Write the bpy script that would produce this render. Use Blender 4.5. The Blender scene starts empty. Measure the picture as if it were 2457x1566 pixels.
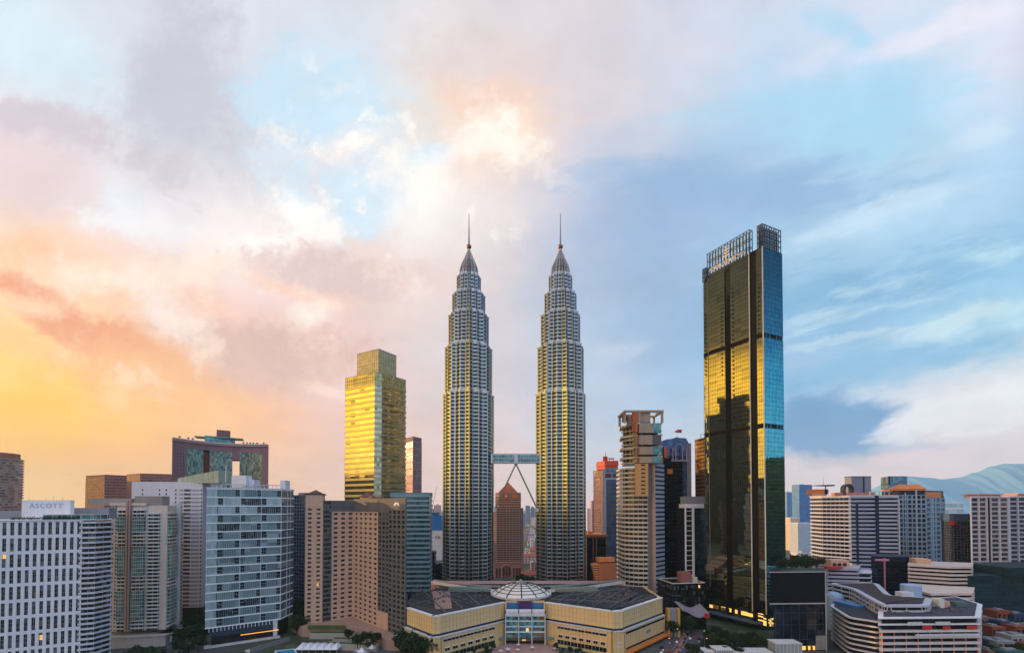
import bpy, math, random
from math import sin, cos, pi, radians, tan, atan2, hypot, sqrt, floor
random.seed(7)
# ---------------------------------------------------------------- camera
# photo pixel frame 2457 x 1566, horizon at row 1215, camera 110 m above the street
FL, CX, HY, CAMZ = 1050.0, 1228.5, 1215.0, 110.0
PITCH = radians(1.1)
PY0 = HY - FL*tan(PITCH)
sc = bpy.context.scene
cam_d = bpy.data.cameras.new('camera'); cam = bpy.data.objects.new('camera', cam_d)
sc.collection.objects.link(cam); sc.camera = cam
cam.location = (0, 0, CAMZ); cam.rotation_euler = (pi/2 + PITCH, 0, 0)
cam_d.sensor_width = 36; cam_d.lens = 36*FL/2457.0
cam_d.shift_y = (PY0 - 783.0)/2457.0
cam_d.clip_start = 1; cam_d.clip_end = 60000
sc.view_settings.view_transform = 'Standard'; sc.view_settings.look = 'None'
sc.view_settings.exposure = 0; sc.view_settings.gamma = 1
sc.cycles.max_bounces = 6; sc.cycles.volume_bounces = 1; sc.cycles.use_denoising = True
SUN_AZ, SUN_EL = radians(-68), radians(9)
sun_d = bpy.data.lights.new('sun', 'SUN'); sun = bpy.data.objects.new('sun', sun_d)
sc.collection.objects.link(sun)
sun_d.energy = 4.4; sun_d.angle = radians(0.8); sun_d.color = (1.0, 0.60, 0.28)
sun.location = (-600, 100, 600)
sun.rotation_euler = (pi/2 - SUN_EL, 0, -SUN_AZ + pi)

def lin(c):
    return tuple(((v/255.0)/12.92 if v/255.0 <= 0.04045 else ((v/255.0+0.055)/1.055)**2.4) for v in c)

# ---------------------------------------------------------------- sky
world = bpy.data.worlds.new('World'); sc.world = world; world.use_nodes = True
NT = world.node_tree; NT.nodes.clear()
def nn(t, nt=None, **kw):
    n = (nt or NT).nodes.new(t)
    for k, v in kw.items(): setattr(n, k, v)
    return n
class G:                                   # tiny node-graph helper
    def __init__(s, nt): s.nt = nt
    def put(s, sock, v):
        if isinstance(v, bpy.types.NodeSocket): s.nt.links.new(v, sock)
        elif isinstance(v, (tuple, list)):
            sock.default_value = tuple(v) + ((1.0,) if len(v) == 3 and len(sock.default_value) == 4 else ())
        else: sock.default_value = v
    def m(s, op, a, b=None, c=None, clamp=False):
        n = nn('ShaderNodeMath', s.nt, operation=op, use_clamp=clamp)
        for i, v in enumerate((a, b, c)):
            if v is not None: s.put(n.inputs[i], v)
        return n.outputs[0]
    def step(s, v, lo, hi, t0=0.0, t1=1.0):
        n = nn('ShaderNodeMapRange', s.nt, interpolation_type='SMOOTHSTEP')
        for i, q in enumerate((v, lo, hi, t0, t1)): s.put(n.inputs[i], q)
        return n.outputs[0]
    def mix(s, f, a, b, bt='MIX'):
        n = nn('ShaderNodeMix', s.nt, data_type='RGBA', blend_type=bt)
        s.put(n.inputs[0], f); s.put(n.inputs[6], a); s.put(n.inputs[7], b)
        return n.outputs[2]
    def noise(s, vec, scale, detail=4, rough=0.55, dist=0.0, out=0):
        n = nn('ShaderNodeTexNoise', s.nt)
        if vec is not None: s.put(n.inputs['Vector'], vec)
        for k, v in (('Scale', scale), ('Detail', detail), ('Roughness', rough), ('Distortion', dist)): n.inputs[k].default_value = v
        return n.outputs[out]
    def comb(s, x, y, z=0.0):
        n = nn('ShaderNodeCombineXYZ', s.nt)
        for i, v in enumerate((x, y, z)): s.put(n.inputs[i], v)
        return n.outputs[0]
    def sep(s, v):
        n = nn('ShaderNodeSeparateXYZ', s.nt); s.put(n.inputs[0], v); return n.outputs
g = G(NT)
tc = nn('ShaderNodeTexCoord')
dx, dy, dz = g.sep(tc.outputs['Generated'])
az0 = g.m('ARCTAN2', dx, dy)                        # 0 = straight ahead, + = right
hd = g.m('SQRT', g.m('ADD', g.m('MULTIPLY', dx, dx), g.m('MULTIPLY', dy, dy)))
el0 = g.m('ARCTAN2', dz, hd)
# cloud-deck coordinates: the direction meets a flat layer overhead
dk = g.m('ADD', g.m('MAXIMUM', dz, 0.0), 0.16)
deck = g.comb(g.m('DIVIDE', dx, dk), g.m('DIVIDE', dy, dk), 0.0)
wv = g.noise(deck, 1.6, 6, 0.6, 0.2, out=1); wx, wy, wz = g.sep(wv)
dirn = g.noise(tc.outputs['Generated'], 5.0, 6, 0.62, out=1); ex, ey, ez = g.sep(dirn)
az = g.m('ADD', az0, g.m('MULTIPLY', g.m('ADD', g.m('SUBTRACT', wx, 0.5), g.m('SUBTRACT', ex, 0.5)), 0.16))
el = g.m('ADD', el0, g.m('MULTIPLY', g.m('ADD', g.m('SUBTRACT', wy, 0.5), g.m('SUBTRACT', ey, 0.5)), 0.09))
AZ = [-180, -125, -100, -75, -58, -49, -40, -30, -20, -10, 0, 10, 20, 30, 40, 49, 75, 100, 135, 180]
ROWS = [
 (0,  [(150,150,165),(200,160,120),(255,190,80),(255,200,80),(255,206,110),(255,208,125),(253,200,132),(244,200,168),(238,205,190),(235,208,200),(232,208,205),(226,208,210),(226,210,215),(232,214,214),(235,215,214),(230,215,220),(190,205,220),(170,195,215),(150,165,190),(150,150,165)]),
 (5,  [(160,165,185),(215,180,130),(255,205,60),(255,210,60),(255,200,80),(255,196,95),(254,195,125),(248,200,166),(240,204,190),(232,206,201),(234,211,208),(208,212,224),(206,212,225),(220,214,224),(228,213,220),(222,215,225),(160,215,235),(140,205,230),(160,180,205),(160,165,185)]),
 (10, [(175,180,198),(215,185,140),(255,205,70),(255,215,80),(255,212,80),(254,214,98),(255,205,132),(249,200,166),(236,205,198),(228,208,205),(222,210,215),(201,210,225),(190,207,225),(190,208,228),(212,222,234),(235,230,234),(150,215,235),(120,200,230),(165,185,210),(175,180,198)]),
 (15, [(205,205,215),(205,185,150),(255,200,80),(255,205,85),(252,205,120),(254,214,150),(252,206,164),(236,201,186),(238,209,204),(223,210,210),(212,208,218),(192,205,225),(176,202,228),(166,200,227),(165,200,226),(175,215,234),(130,200,228),(100,180,218),(160,185,212),(185,190,205)]),
 (20, [(210,212,222),(170,165,160),(135,122,84),(140,126,88),(235,205,165),(253,224,194),(250,212,186),(239,208,200),(237,212,206),(223,214,215),(214,210,217),(190,204,224),(161,190,220),(151,190,221),(151,195,225),(166,208,234),(84,150,190),(54,120,165),(150,175,205),(190,195,210)]),
 (27, [(215,218,228),(165,165,175),(98,98,86),(104,102,92),(200,195,190),(233,215,217),(236,229,233),(249,238,236),(240,216,207),(232,216,213),(215,210,215),(181,196,218),(165,190,218),(165,198,225),(186,218,238),(184,214,237),(60,112,155),(34,84,124),(140,165,200),(195,200,215)]),
 (35, [(220,222,230),(165,170,185),(110,112,112),(118,120,120),(190,205,215),(221,234,242),(214,215,224),(215,215,221),(225,232,240),(248,242,238),(232,222,222),(191,201,222),(166,191,220),(176,201,226),(181,218,240),(222,225,238),(54,100,142),(28,70,108),(140,165,200),(200,205,218)]),
 (42, [(205,208,220),(175,180,195),(140,142,148),(150,152,160),(200,210,220),(220,228,236),(215,216,226),(223,226,234),(212,230,242),(240,226,217),(248,222,202),(222,215,221),(210,215,228),(197,216,235),(214,222,238),(225,228,240),(90,140,185),(60,110,160),(145,170,205),(205,208,220)]),
 (49, [(205,210,222),(185,190,205),(160,165,175),(170,175,185),(205,212,222),(215,222,232),(216,217,227),(216,217,226),(220,223,231),(228,222,224),(223,216,220),(222,215,221),(213,215,228),(219,221,234),(226,228,240),(225,230,240),(120,165,205),(100,145,190),(160,180,210),(205,210,222)]),
 (70, [(200,208,225)]*20),
]
ramps = []
azf = g.m('DIVIDE', g.m('ADD', az, pi), 2*pi)
for e, cols in ROWS:
    r = nn('ShaderNodeValToRGB'); r.color_ramp.interpolation = 'LINEAR'
    cr = r.color_ramp
    cr.elements[0].position = 0; cr.elements[1].position = 1
    cr.elements[0].color = lin(cols[0]) + (1,); cr.elements[1].color = lin(cols[-1]) + (1,)
    for a, c in list(zip(AZ, cols))[1:-1]:
        k = cr.elements.new((a + 180)/360.0); k.color = lin(c) + (1,)
    NT.links.new(azf, r.inputs[0]); ramps.append((e, r.outputs[0]))
colr = ramps[0][1]
for i in range(1, len(ramps)):
    f = g.step(el, radians(ramps[i-1][0]), radians(ramps[i][0]))
    colr = g.mix(f, colr, ramps[i][1])
# named cloud masses and gaps of blue, in tangent coordinates of the forward sky
yy = g.m('MAXIMUM', dy, 0.05)
tu = g.m('DIVIDE', dx, yy); tv = g.m('DIVIDE', dz, yy)
fv = g.comb(tu, tv, 0.0)
n1 = g.sep(g.noise(fv, 3.2, 12, 0.6, 0.0, out=1)); n2 = g.sep(g.noise(fv, 11.0, 7, 0.68, 0.1, out=1))
def jit(base, a, b, k1, k2):
    return g.m('ADD', base, g.m('ADD', g.m('MULTIPLY', g.m('SUBTRACT', a, 0.5), k1), g.m('MULTIPLY', g.m('SUBTRACT', b, 0.5), k2)))
tuj = jit(tu, n1[0], n2[0], 0.16, 0.05); tvj = jit(tv, n1[1], n2[1], 0.13, 0.05)
rag = g.m('ADD', g.m('MULTIPLY', g.m('SUBTRACT', g.noise(fv, 9.0, 15, 0.70, 0.15), 0.5), 3.2), g.m('MULTIPLY', g.m('SUBTRACT', g.noise(fv, 40.0, 6, 0.7, 0.0), 0.5), 0.9))
front = g.step(dy, 0.1, 0.3)
# px, py, rx, ry, rot(deg, + = rises to the right), colour, opacity, softness
BL = [
 (100,110,190,75,-35,(220,236,245),.85,.7), (430,190,150,210,-12,(204,204,214),.9,.45), (400,380,70,60,0,(219,210,216),.6,.6),
 (90,285,190,50,-16,(214,204,213),.9,.35), (90,420,110,90,0,(232,214,214),.6,.7), (60,590,150,55,0,(253,208,170),.8,.5),
 (170,545,70,60,0,(250,222,205),.6,.5), (270,470,80,70,-40,(232,240,246),.7,.5), (330,520,180,45,-15,(246,244,245),.7,.5),
 (715,220,165,110,-25,(205,228,243),.95,.45), (868,470,95,85,-10,(216,233,244),.95,.4), (1030,352,55,38,20,(216,232,243),.9,.4), (650,370,80,60,0,(222,234,243),.7,.5),
 (830,340,90,35,20,(250,238,230),.6,.8), (745,130,12,20,40,(250,246,242),.6,.8), (705,490,95,52,-30,(255,252,248),.9,.6), (990,450,66,105,10,(255,251,244),.85,.8), (1070,560,80,60,0,(240,232,228),.6,.7),
 (1180,130,210,75,-15,(222,211,212),.7,.6), (1180,215,160,55,-8,(243,214,196),.75,.6), (1215,320,85,85,0,(255,248,238),.97,.5), (1130,330,70,45,0,(254,244,236),.8,.6),
 (640,580,170,38,15,(254,248,242),.8,.4), (760,655,180,64,-8,(226,204,202),.95,.3), (690,700,110,22,-20,(251,214,192),.7,.7), (450,650,170,45,0,(249,228,215),.6,.6),
 (175,765,290,52,-24,(240,172,138),.9,.35), (60,720,90,22,0,(255,232,200),.6,.6), (270,668,170,34,-14,(255,242,228),.75,.7), (430,790,110,60,-34,(250,236,228),.85,.5), (730,764,44,32,20,(255,248,236),.8,.8),
 (640,850,220,70,-4,(226,194,184),.95,.3), (330,900,200,80,-18,(251,201,150),.7,.6), (265,930,45,28,30,(254,214,160),.8,.5), (790,930,70,14,-15,(250,226,212),.7,.6),
 (50,985,120,75,0,(255,205,80),.85,.9), (20,880,60,50,0,(255,220,140),.6,.7),
 (1450,230,160,110,-35,(221,215,222),.7,.6), (1650,80,140,60,-10,(219,217,228),.6,.6), (1500,310,130,60,30,(198,209,226),.6,.6),
 (2020,245,320,105,6,(178,217,238),.85,.6), (2050,60,110,40,-30,(172,217,241),.7,.5), (2250,60,200,45,12,(232,230,241),.8,.4), (1950,110,110,30,35,(214,222,238),.7,.5),
 (1830,430,380,62,-3,(160,190,220),.9,.45), (1600,520,190,90,10,(163,188,218),.6,.7), (2150,505,220,34,17,(203,225,241),.85,.4), (2390,300,80,35,30,(208,226,241),.8,.4),
 (2200,590,250,25,14,(170,206,232),.7,.5), (2380,620,120,28,20,(200,228,240),.8,.4), (2150,690,290,52,12,(143,190,222),.9,.4), (2350,770,180,30,14,(206,229,238),.85,.35), (2080,810,180,14,6,(200,222,234),.7,.4), (1480,840,90,16,8,(208,220,232),.5,.9),
 (1600,760,170,50,-5,(165,192,219),.6,.6), (2150,880,330,36,9,(150,196,225),.9,.35), (1995,1018,205,84,0,(122,168,208),.97,.12), (2330,985,230,50,14,(232,235,241),.95,.2),
 (2200,1060,120,8,2,(196,206,226),.7,.5), (2130,1090,330,22,4,(228,212,216),.6,.5), (1460,930,80,30,0,(196,210,226),.6,.6),
]
wsr = g.comb(g.m('MULTIPLY_ADD', tu, 2.2, g.m('MULTIPLY', tv, .6)), g.m('MULTIPLY_ADD', tv, 9.0, g.m('MULTIPLY', tu, -2.4)), 7.0)
ragR = g.m('MULTIPLY', g.m('SUBTRACT', g.noise(wsr, 1.6, 12, 0.6, 0.4), 0.5), 2.4)
for (px, py, rx, ry, rot, c, op, soft) in BL:
    cu, cv = (px-CX)/FL, (HY-py)/FL; ca, sa = cos(radians(rot)), sin(radians(rot))
    a = g.m('SUBTRACT', tuj, cu); b = g.m('SUBTRACT', tvj, cv)
    p = g.m('MULTIPLY_ADD', a, ca*FL/rx, g.m('MULTIPLY', b, sa*FL/rx))
    q = g.m('MULTIPLY_ADD', b, ca*FL/ry, g.m('MULTIPLY', a, -sa*FL/ry))
    d2 = g.m('ADD', g.m('SQRT', g.m('ADD', g.m('MULTIPLY', p, p), g.m('MULTIPLY', q, q))), (g.m('MULTIPLY', ragR, 0.45) if px == 1995 else ragR) if px > 1420 else rag)
    f = g.m('MULTIPLY', g.step(d2, 0.8-soft*1.1, 1.1+soft*0.9, op, 0.0), front)
    colr = g.mix(f, colr, lin(c))
# torn bright cloud edges left of centre, thin slanting wisps on the right
def regn(px, py, rx, ry):
    a = g.m('DIVIDE', g.m('SUBTRACT', tu, (px-CX)/FL), rx/FL); b = g.m('DIVIDE', g.m('SUBTRACT', tv, (HY-py)/FL), ry/FL)
    return g.m('MULTIPLY', g.step(g.m('SQRT', g.m('ADD', g.m('MULTIPLY', a, a), g.m('MULTIPLY', b, b))), 0.4, 1.1, 1.0, 0.0), front)
pf = g.noise(fv, 7.5, 15, 0.66, 0.15)
colr = g.mix(g.m('MULTIPLY', g.step(pf, .51, .64, 0, .8), regn(930, 430, 480, 300)), colr, lin((255,248,242)))
colr = g.mix(g.m('MULTIPLY', g.step(pf, .50, .38, 0, .6), regn(800, 330, 300, 260)), colr, lin((208,228,242)))
colr = g.mix(g.m('MULTIPLY', g.step(g.noise(fv, 6.0, 15, 0.64, 0.1), .50, .64, 0, .55), regn(420, 740, 640, 260)), colr, lin((255,238,222)))
ws = g.comb(g.m('MULTIPLY_ADD', tu, 1.9, g.m('MULTIPLY', tv, .5)), g.m('MULTIPLY_ADD', tv, 9.5, g.m('MULTIPLY', tu, -2.6)), 3.0)
wn = g.noise(ws, 1.1, 15, 0.68, 0.15)
colr = g.mix(g.m('MULTIPLY', g.step(wn, .52, .70, 0, .6), regn(2200, 640, 620, 420)), colr, lin((208,230,242)))
colr = g.mix(g.m('MULTIPLY', g.step(wn, .46, .34, 0, .45), regn(2050, 640, 700, 330)), colr, lin((138,184,218)))
gam = nn('ShaderNodeGamma'); NT.links.new(colr, gam.inputs[0]); gam.inputs[1].default_value = 1.2; colr = gam.outputs[0]
# overall fine cloud mottling
fb = g.noise(deck, 2.6, 9, 0.62, 0.4); fb2 = g.noise(fv, 7.0, 8, 0.6, 0.3)
k = g.m('ADD', 1.0, g.m('ADD', g.m('MULTIPLY', g.m('SUBTRACT', fb, 0.5), 0.22), g.m('MULTIPLY', g.m('MULTIPLY', g.m('SUBTRACT', fb2, 0.5), 0.22), front)))
colr = g.mix(1.0, colr, g.comb(k, k, k), 'MULTIPLY')
kl = g.step(el0, radians(-1), radians(13), 1.16, 1.15)
colr = g.mix(1.0, colr, g.comb(kl, kl, kl), 'MULTIPLY')
# gold band added low in the unseen left sky for the glass to mirror
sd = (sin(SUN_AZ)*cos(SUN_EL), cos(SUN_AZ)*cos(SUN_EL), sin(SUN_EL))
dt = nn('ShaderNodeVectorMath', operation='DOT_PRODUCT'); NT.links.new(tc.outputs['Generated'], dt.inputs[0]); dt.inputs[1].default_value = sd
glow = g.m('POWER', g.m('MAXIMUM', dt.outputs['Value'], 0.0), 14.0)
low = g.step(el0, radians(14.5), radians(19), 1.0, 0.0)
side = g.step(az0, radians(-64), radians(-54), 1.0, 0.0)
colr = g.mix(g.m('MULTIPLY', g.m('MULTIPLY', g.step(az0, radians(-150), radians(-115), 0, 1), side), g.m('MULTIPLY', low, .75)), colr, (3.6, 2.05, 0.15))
back = g.step(dy, 0.05, -0.45, 0.0, 0.75)  # unseen sky behind the camera brightened as added fill on the walls
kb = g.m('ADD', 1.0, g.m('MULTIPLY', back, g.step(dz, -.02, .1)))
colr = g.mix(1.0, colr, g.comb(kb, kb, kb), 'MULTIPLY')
# below the horizon the sky dome falls to the dull tone of the far land
colr = g.mix(g.step(dz, -0.03, 0.0, 1.0, 0.0), colr, (0.12, 0.13, 0.15))
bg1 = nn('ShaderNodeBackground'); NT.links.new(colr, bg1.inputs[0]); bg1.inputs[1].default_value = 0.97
world.cycles.sampling_method = 'MANUAL'; world.cycles.sample_map_resolution = 256
sky = nn('ShaderNodeTexSky'); sky.sky_type = 'NISHITA'; sky.sun_disc = False
sky.sun_elevation = SUN_EL; sky.sun_rotation = SUN_AZ
bg2 = nn('ShaderNodeBackground'); NT.links.new(sky.outputs[0], bg2.inputs[0]); bg2.inputs[1].default_value = 0.006
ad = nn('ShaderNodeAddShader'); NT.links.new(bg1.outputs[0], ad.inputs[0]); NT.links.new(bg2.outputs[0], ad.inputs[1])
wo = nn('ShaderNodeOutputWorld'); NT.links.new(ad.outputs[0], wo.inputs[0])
# ---------------------------------------------------------------- helpers
COL = sc.collection
def P(px, py, D):
    a, b = (px-CX)/FL, (PY0-py)/FL
    t = D/(cos(PITCH) - b*sin(PITCH))
    return (a*t, D, CAMZ + t*(sin(PITCH) + b*cos(PITCH)))
def XY(px, D, py=1215): return P(px, py, D)[:2]
def ZZ(py, D, px=CX): return P(px, py, D)[2]
def gd(py): return CAMZ/tan(atan2(py-PY0, FL) - PITCH)        # depth of a street-level point seen at row py
def tag(o, label=None, cat=None, group=None, kind=None):
    for k, v in (('label', label), ('category', cat), ('group', group), ('kind', kind)):
        if v: o[k] = v
    return o
def thing(name, loc, label, cat, group=None):
    o = bpy.data.objects.new(name, None); COL.objects.link(o); o.location = (loc[0], loc[1], loc[2] if len(loc) > 2 else 0)
    o.empty_display_size = 2
    return tag(o, label, cat, group)
def wloc(o):
    x = y = z = 0.0
    while o is not None:
        x += o.location[0]; y += o.location[1]; z += o.location[2]; o = o.parent
    return x, y, z
class MB:
    def __init__(s): s.v = []; s.f = []; s.mi = []
    def poly(s, pts, mi=0):
        n = len(s.v); s.v += [tuple(p) for p in pts]; s.f.append(tuple(range(n, n+len(pts)))); s.mi.append(mi)
    def hexa(s, q, mi=0):                     # q: 4 bottom, 4 top (ccw)
        n = len(s.v); s.v += [tuple(p) for p in q]
        for f in ((3,2,1,0),(4,5,6,7),(0,1,5,4),(1,2,6,5),(2,3,7,6),(3,0,4,7)):
            s.f.append(tuple(n+i for i in f)); s.mi.append(mi)
    def box(s, x0, x1, y0, y1, z0, z1, mi=0):
        s.hexa([(x0,y0,z0),(x1,y0,z0),(x1,y1,z0),(x0,y1,z0),(x0,y0,z1),(x1,y0,z1),(x1,y1,z1),(x0,y1,z1)], mi)
    def fbox(s, fr, a0, a1, b0, b1, z0, z1, mi=0):   # fr = (origin, along, outward); a along, b outward
        (ox, oy), (ux, uy), (nx, ny) = fr
        c = lambda a, b, z: (ox+ux*a+nx*b, oy+uy*a+ny*b, z)
        s.hexa([c(a0,b1,z0),c(a1,b1,z0),c(a1,b0,z0),c(a0,b0,z0),c(a0,b1,z1),c(a1,b1,z1),c(a1,b0,z1),c(a0,b0,z1)], mi)
    def prism(s, pts, z0, z1, mi=0, top=None, cap=True):
        n = len(s.v); k = len(pts); tp = top or pts
        s.v += [(p[0], p[1], z0) for p in pts] + [(p[0], p[1], z1) for p in tp]
        for i in range(k):
            j = (i+1) % k; s.f.append((n+i, n+j, n+k+j, n+k+i)); s.mi.append(mi)
        if cap:
            s.f.append(tuple(n+k+i for i in range(k))); s.mi.append(mi)
            s.f.append(tuple(n+i for i in reversed(range(k)))); s.mi.append(mi)
    def ring(s, outer, inner, z0, z1, mi=0):
        n = len(s.v); k = len(outer)
        for pts, z in ((outer,z0),(outer,z1),(inner,z1),(inner,z0)): s.v += [(p[0],p[1],z) for p in pts]
        for i in range(k):
            j = (i+1) % k
            for a in range(4):
                b = (a+1) % 4; s.f.append((n+a*k+i, n+a*k+j, n+b*k+j, n+b*k+i)); s.mi.append(mi)
    def tube(s, p, q, r0, r1=None, seg=8, mi=0):
        r1 = r0 if r1 is None else r1
        d = [q[i]-p[i] for i in range(3)]; L = sqrt(sum(t*t for t in d)) or 1; d = [t/L for t in d]
        u = (0,0,1) if abs(d[2]) < .9 else (1,0,0)
        a = (d[1]*u[2]-d[2]*u[1], d[2]*u[0]-d[0]*u[2], d[0]*u[1]-d[1]*u[0]); l = sqrt(sum(t*t for t in a)); a = [t/l for t in a]
        b = (d[1]*a[2]-d[2]*a[1], d[2]*a[0]-d[0]*a[2], d[0]*a[1]-d[1]*a[0])
        n = len(s.v)
        for c, r in ((p,r0),(q,r1)):
            for i in range(seg):
                t = 2*pi*i/seg; s.v.append(tuple(c[k]+r*(a[k]*cos(t)+b[k]*sin(t)) for k in range(3)))
        for i in range(seg):
            j = (i+1) % seg; s.f.append((n+i, n+j, n+seg+j, n+seg+i)); s.mi.append(mi)
        s.f.append(tuple(n+i for i in reversed(range(seg)))); s.mi.append(mi)
        s.f.append(tuple(n+seg+i for i in range(seg))); s.mi.append(mi)
    def lathe(s, c, prof, seg=24, mi=0):
        n = len(s.v)
        for r, z in prof:
            for i in range(seg):
                t = 2*pi*i/seg; s.v.append((c[0]+r*cos(t), c[1]+r*sin(t), z))
        for k in range(len(prof)-1):
            for i in range(seg):
                j = (i+1) % seg; s.f.append((n+k*seg+i, n+k*seg+j, n+(k+1)*seg+j, n+(k+1)*seg+i)); s.mi.append(mi)
    def mesh(s, name, mats, off=(0,0,0), smooth=False):
        me = bpy.data.meshes.new(name)
        me.from_pydata([(x-off[0], y-off[1], z-off[2]) for x, y, z in s.v], [], s.f)
        for m in (mats if isinstance(mats, (list, tuple)) else [mats]): me.materials.append(m)
        if any(s.mi): me.polygons.foreach_set('material_index', s.mi)
        if smooth: me.polygons.foreach_set('use_smooth', [True]*len(s.f))
        me.validate(); me.update()
        return me
    def build(s, name, mats, parent=None, loc=None, smooth=False, label=None):
        off = wloc(parent) if parent else (loc or (0,0,0))
        o = bpy.data.objects.new(name, s.mesh(name, mats, off, smooth)); COL.objects.link(o)
        if parent: o.parent = parent
        else: o.location = off
        if label: o['label'] = label
        return o
def inst(name, me, parent, wpos, rz=0.0):
    o = bpy.data.objects.new(name, me); COL.objects.link(o); b = wloc(parent); o.parent = parent
    o.location = (wpos[0]-b[0], wpos[1]-b[1], wpos[2]-b[2]); o.rotation_euler = (0,0,rz)
    return o
def frame(A, B):
    L = hypot(B[0]-A[0], B[1]-A[1]); u = ((B[0]-A[0])/L, (B[1]-A[1])/L)
    return (A, u, (u[1], -u[0])), L
def area(p): return sum(p[i][0]*p[(i+1)%len(p)][1]-p[(i+1)%len(p)][0]*p[i][1] for i in range(len(p)))/2
def ccw(p): return list(p) if area(p) > 0 else list(reversed(p))
def offset(pts, d):                            # d > 0 grows a ccw polygon
    out = []; n = len(pts)
    for i in range(n):
        p0, p1, p2 = pts[i-1], pts[i], pts[(i+1) % n]
        def nrm(a, b):
            l = hypot(b[0]-a[0], b[1]-a[1]) or 1; return ((b[1]-a[1])/l, -(b[0]-a[0])/l)
        n1, n2 = nrm(p0, p1), nrm(p1, p2); k = max(1 + n1[0]*n2[0] + n1[1]*n2[1], 0.3)
        out.append((p1[0]+d*(n1[0]+n2[0])/k, p1[1]+d*(n1[1]+n2[1])/k))
    return out
def quad(A, B, depth):                         # ccw footprint behind the face A->B
    (o, u, n), L = frame(A, B)
    return [A, B, (B[0]-n[0]*depth, B[1]-n[1]*depth), (A[0]-n[0]*depth, A[1]-n[1]*depth)]
def tri3(Lp, C, R): return [Lp, C, R, (Lp[0]+R[0]-C[0], Lp[1]+R[1]-C[1])]
def lerp(a, b, t): return (a[0]+(b[0]-a[0])*t, a[1]+(b[1]-a[1])*t)
def arc(c, r, a0, a1, n): return [(c[0]+r*cos(radians(a0+(a1-a0)*i/n)), c[1]+r*sin(radians(a0+(a1-a0)*i/n))) for i in range(n+1)]

# ---------------------------------------------------------------- materials
def newmat(name):
    m = bpy.data.materials.new(name); m.use_nodes = True; nt = m.node_tree
    b = nt.nodes['Principled BSDF']; return m, G(nt), b
def wallm(name, c, rough=0.75, var=0.16, streak=0.17, metal=0.0, spec=0.4):
    m, q, b = newmat(name); geo = nn('ShaderNodeNewGeometry', q.nt); p = geo.outputs['Position']
    x, y, z = q.sep(p)
    a = q.noise(p, 0.12, 5, 0.6); s2 = q.noise(q.comb(q.m('MULTIPLY', x, 1.3), q.m('MULTIPLY', y, 1.3), q.m('MULTIPLY', z, 0.05)), 1.0, 4, 0.6)
    k = q.m('ADD', 1.0, q.m('ADD', q.m('MULTIPLY', q.m('SUBTRACT', a, 0.5), var*2), q.m('MULTIPLY', q.m('SUBTRACT', s2, 0.5), streak*2)))
    q.put(b.inputs['Base Color'], q.mix(1.0, lin(c), q.comb(k, k, k), 'MULTIPLY'))
    b.inputs['Roughness'].default_value = rough; b.inputs['Metallic'].default_value = metal
    b.inputs['Specular IOR Level'].default_value = spec
    return m
def glassm(name, cols, metal=0.75, rough=0.08, cell=(3.0, 3.6), wave=0.02, seed=0.0, lit=0.0, litc=(1.0, 0.5, 0.12)):
    # tinted facade glass: every pane-sized cell takes its own tint (blinds, rooms) and its own slight tilt
    m, q, b = newmat(name); geo = nn('ShaderNodeNewGeometry', q.nt); x, y, z = q.sep(geo.outputs['Position'])
    h = q.m('ADD', q.m('MULTIPLY', x, 0.83), q.m('MULTIPLY', y, 0.71))
    ci = q.comb(q.m('FLOOR', q.m('DIVIDE', h, cell[0])), q.m('FLOOR', q.m('DIVIDE', z, cell[1])), seed)
    w = nn('ShaderNodeTexWhiteNoise', q.nt); q.put(w.inputs[0], ci)
    r = nn('ShaderNodeValToRGB', q.nt); cr = r.color_ramp; cr.interpolation = 'CONSTANT'
    while len(cr.elements) > 1: cr.elements.remove(cr.elements[-1])
    tot = sum(c[1] for c in cols); acc = 0
    for i, (c, wt) in enumerate(cols):
        e = cr.elements[0] if i == 0 else cr.elements.new(acc/tot)
        e.position = acc/tot; e.color = lin(c) + (1,); acc += wt
    q.nt.links.new(w.outputs['Value'], r.inputs[0]); q.nt.links.new(r.outputs[0], b.inputs['Base Color'])
    b.inputs['Metallic'].default_value = metal; b.inputs['Specular IOR Level'].default_value = 0.8
    rr = q.m('ADD', rough, q.m('MULTIPLY', q.m('FRACT', q.m('MULTIPLY', w.outputs['Value'], 7.13)), rough))
    q.put(b.inputs['Roughness'], rr)
    if wave:
        vm = nn('ShaderNodeVectorMath', q.nt, operation='SUBTRACT'); q.put(vm.inputs[0], w.outputs['Color']); vm.inputs[1].default_value = (.5,.5,.5)
        v2 = nn('ShaderNodeVectorMath', q.nt, operation='SCALE'); q.put(v2.inputs[0], vm.outputs[0]); v2.inputs['Scale'].default_value = wave
        v3 = nn('ShaderNodeVectorMath', q.nt, operation='ADD'); q.put(v3.inputs[0], v2.outputs[0]); q.put(v3.inputs[1], geo.outputs['Normal'])
        v4 = nn('ShaderNodeVectorMath', q.nt, operation='NORMALIZE'); q.put(v4.inputs[0], v3.outputs[0]); q.put(b.inputs['Normal'], v4.outputs[0])
    if lit:
        b.inputs['Emission Color'].default_value = litc + (1,)
        q.put(b.inputs['Emission Strength'], q.m('MULTIPLY', q.m('GREATER_THAN', q.m('FRACT', q.m('MULTIPLY', w.outputs['Value'], 13.7)), 1-lit), 1.3))
    return m
def emitm(name, c, s):
    m, q, b = newmat(name); b.inputs['Base Color'].default_value = lin(c) + (1,); b.inputs['Emission Color'].default_value = lin(c) + (1,)
    b.inputs['Emission Strength'].default_value = s; return m
W = wallm
white = W('white_paint', (226,226,232)); offwhite = W('off_white', (212,208,206)); grey = W('grey_concrete', (140,140,146)); dgrey = W('dark_grey', (62,64,72))
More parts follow.
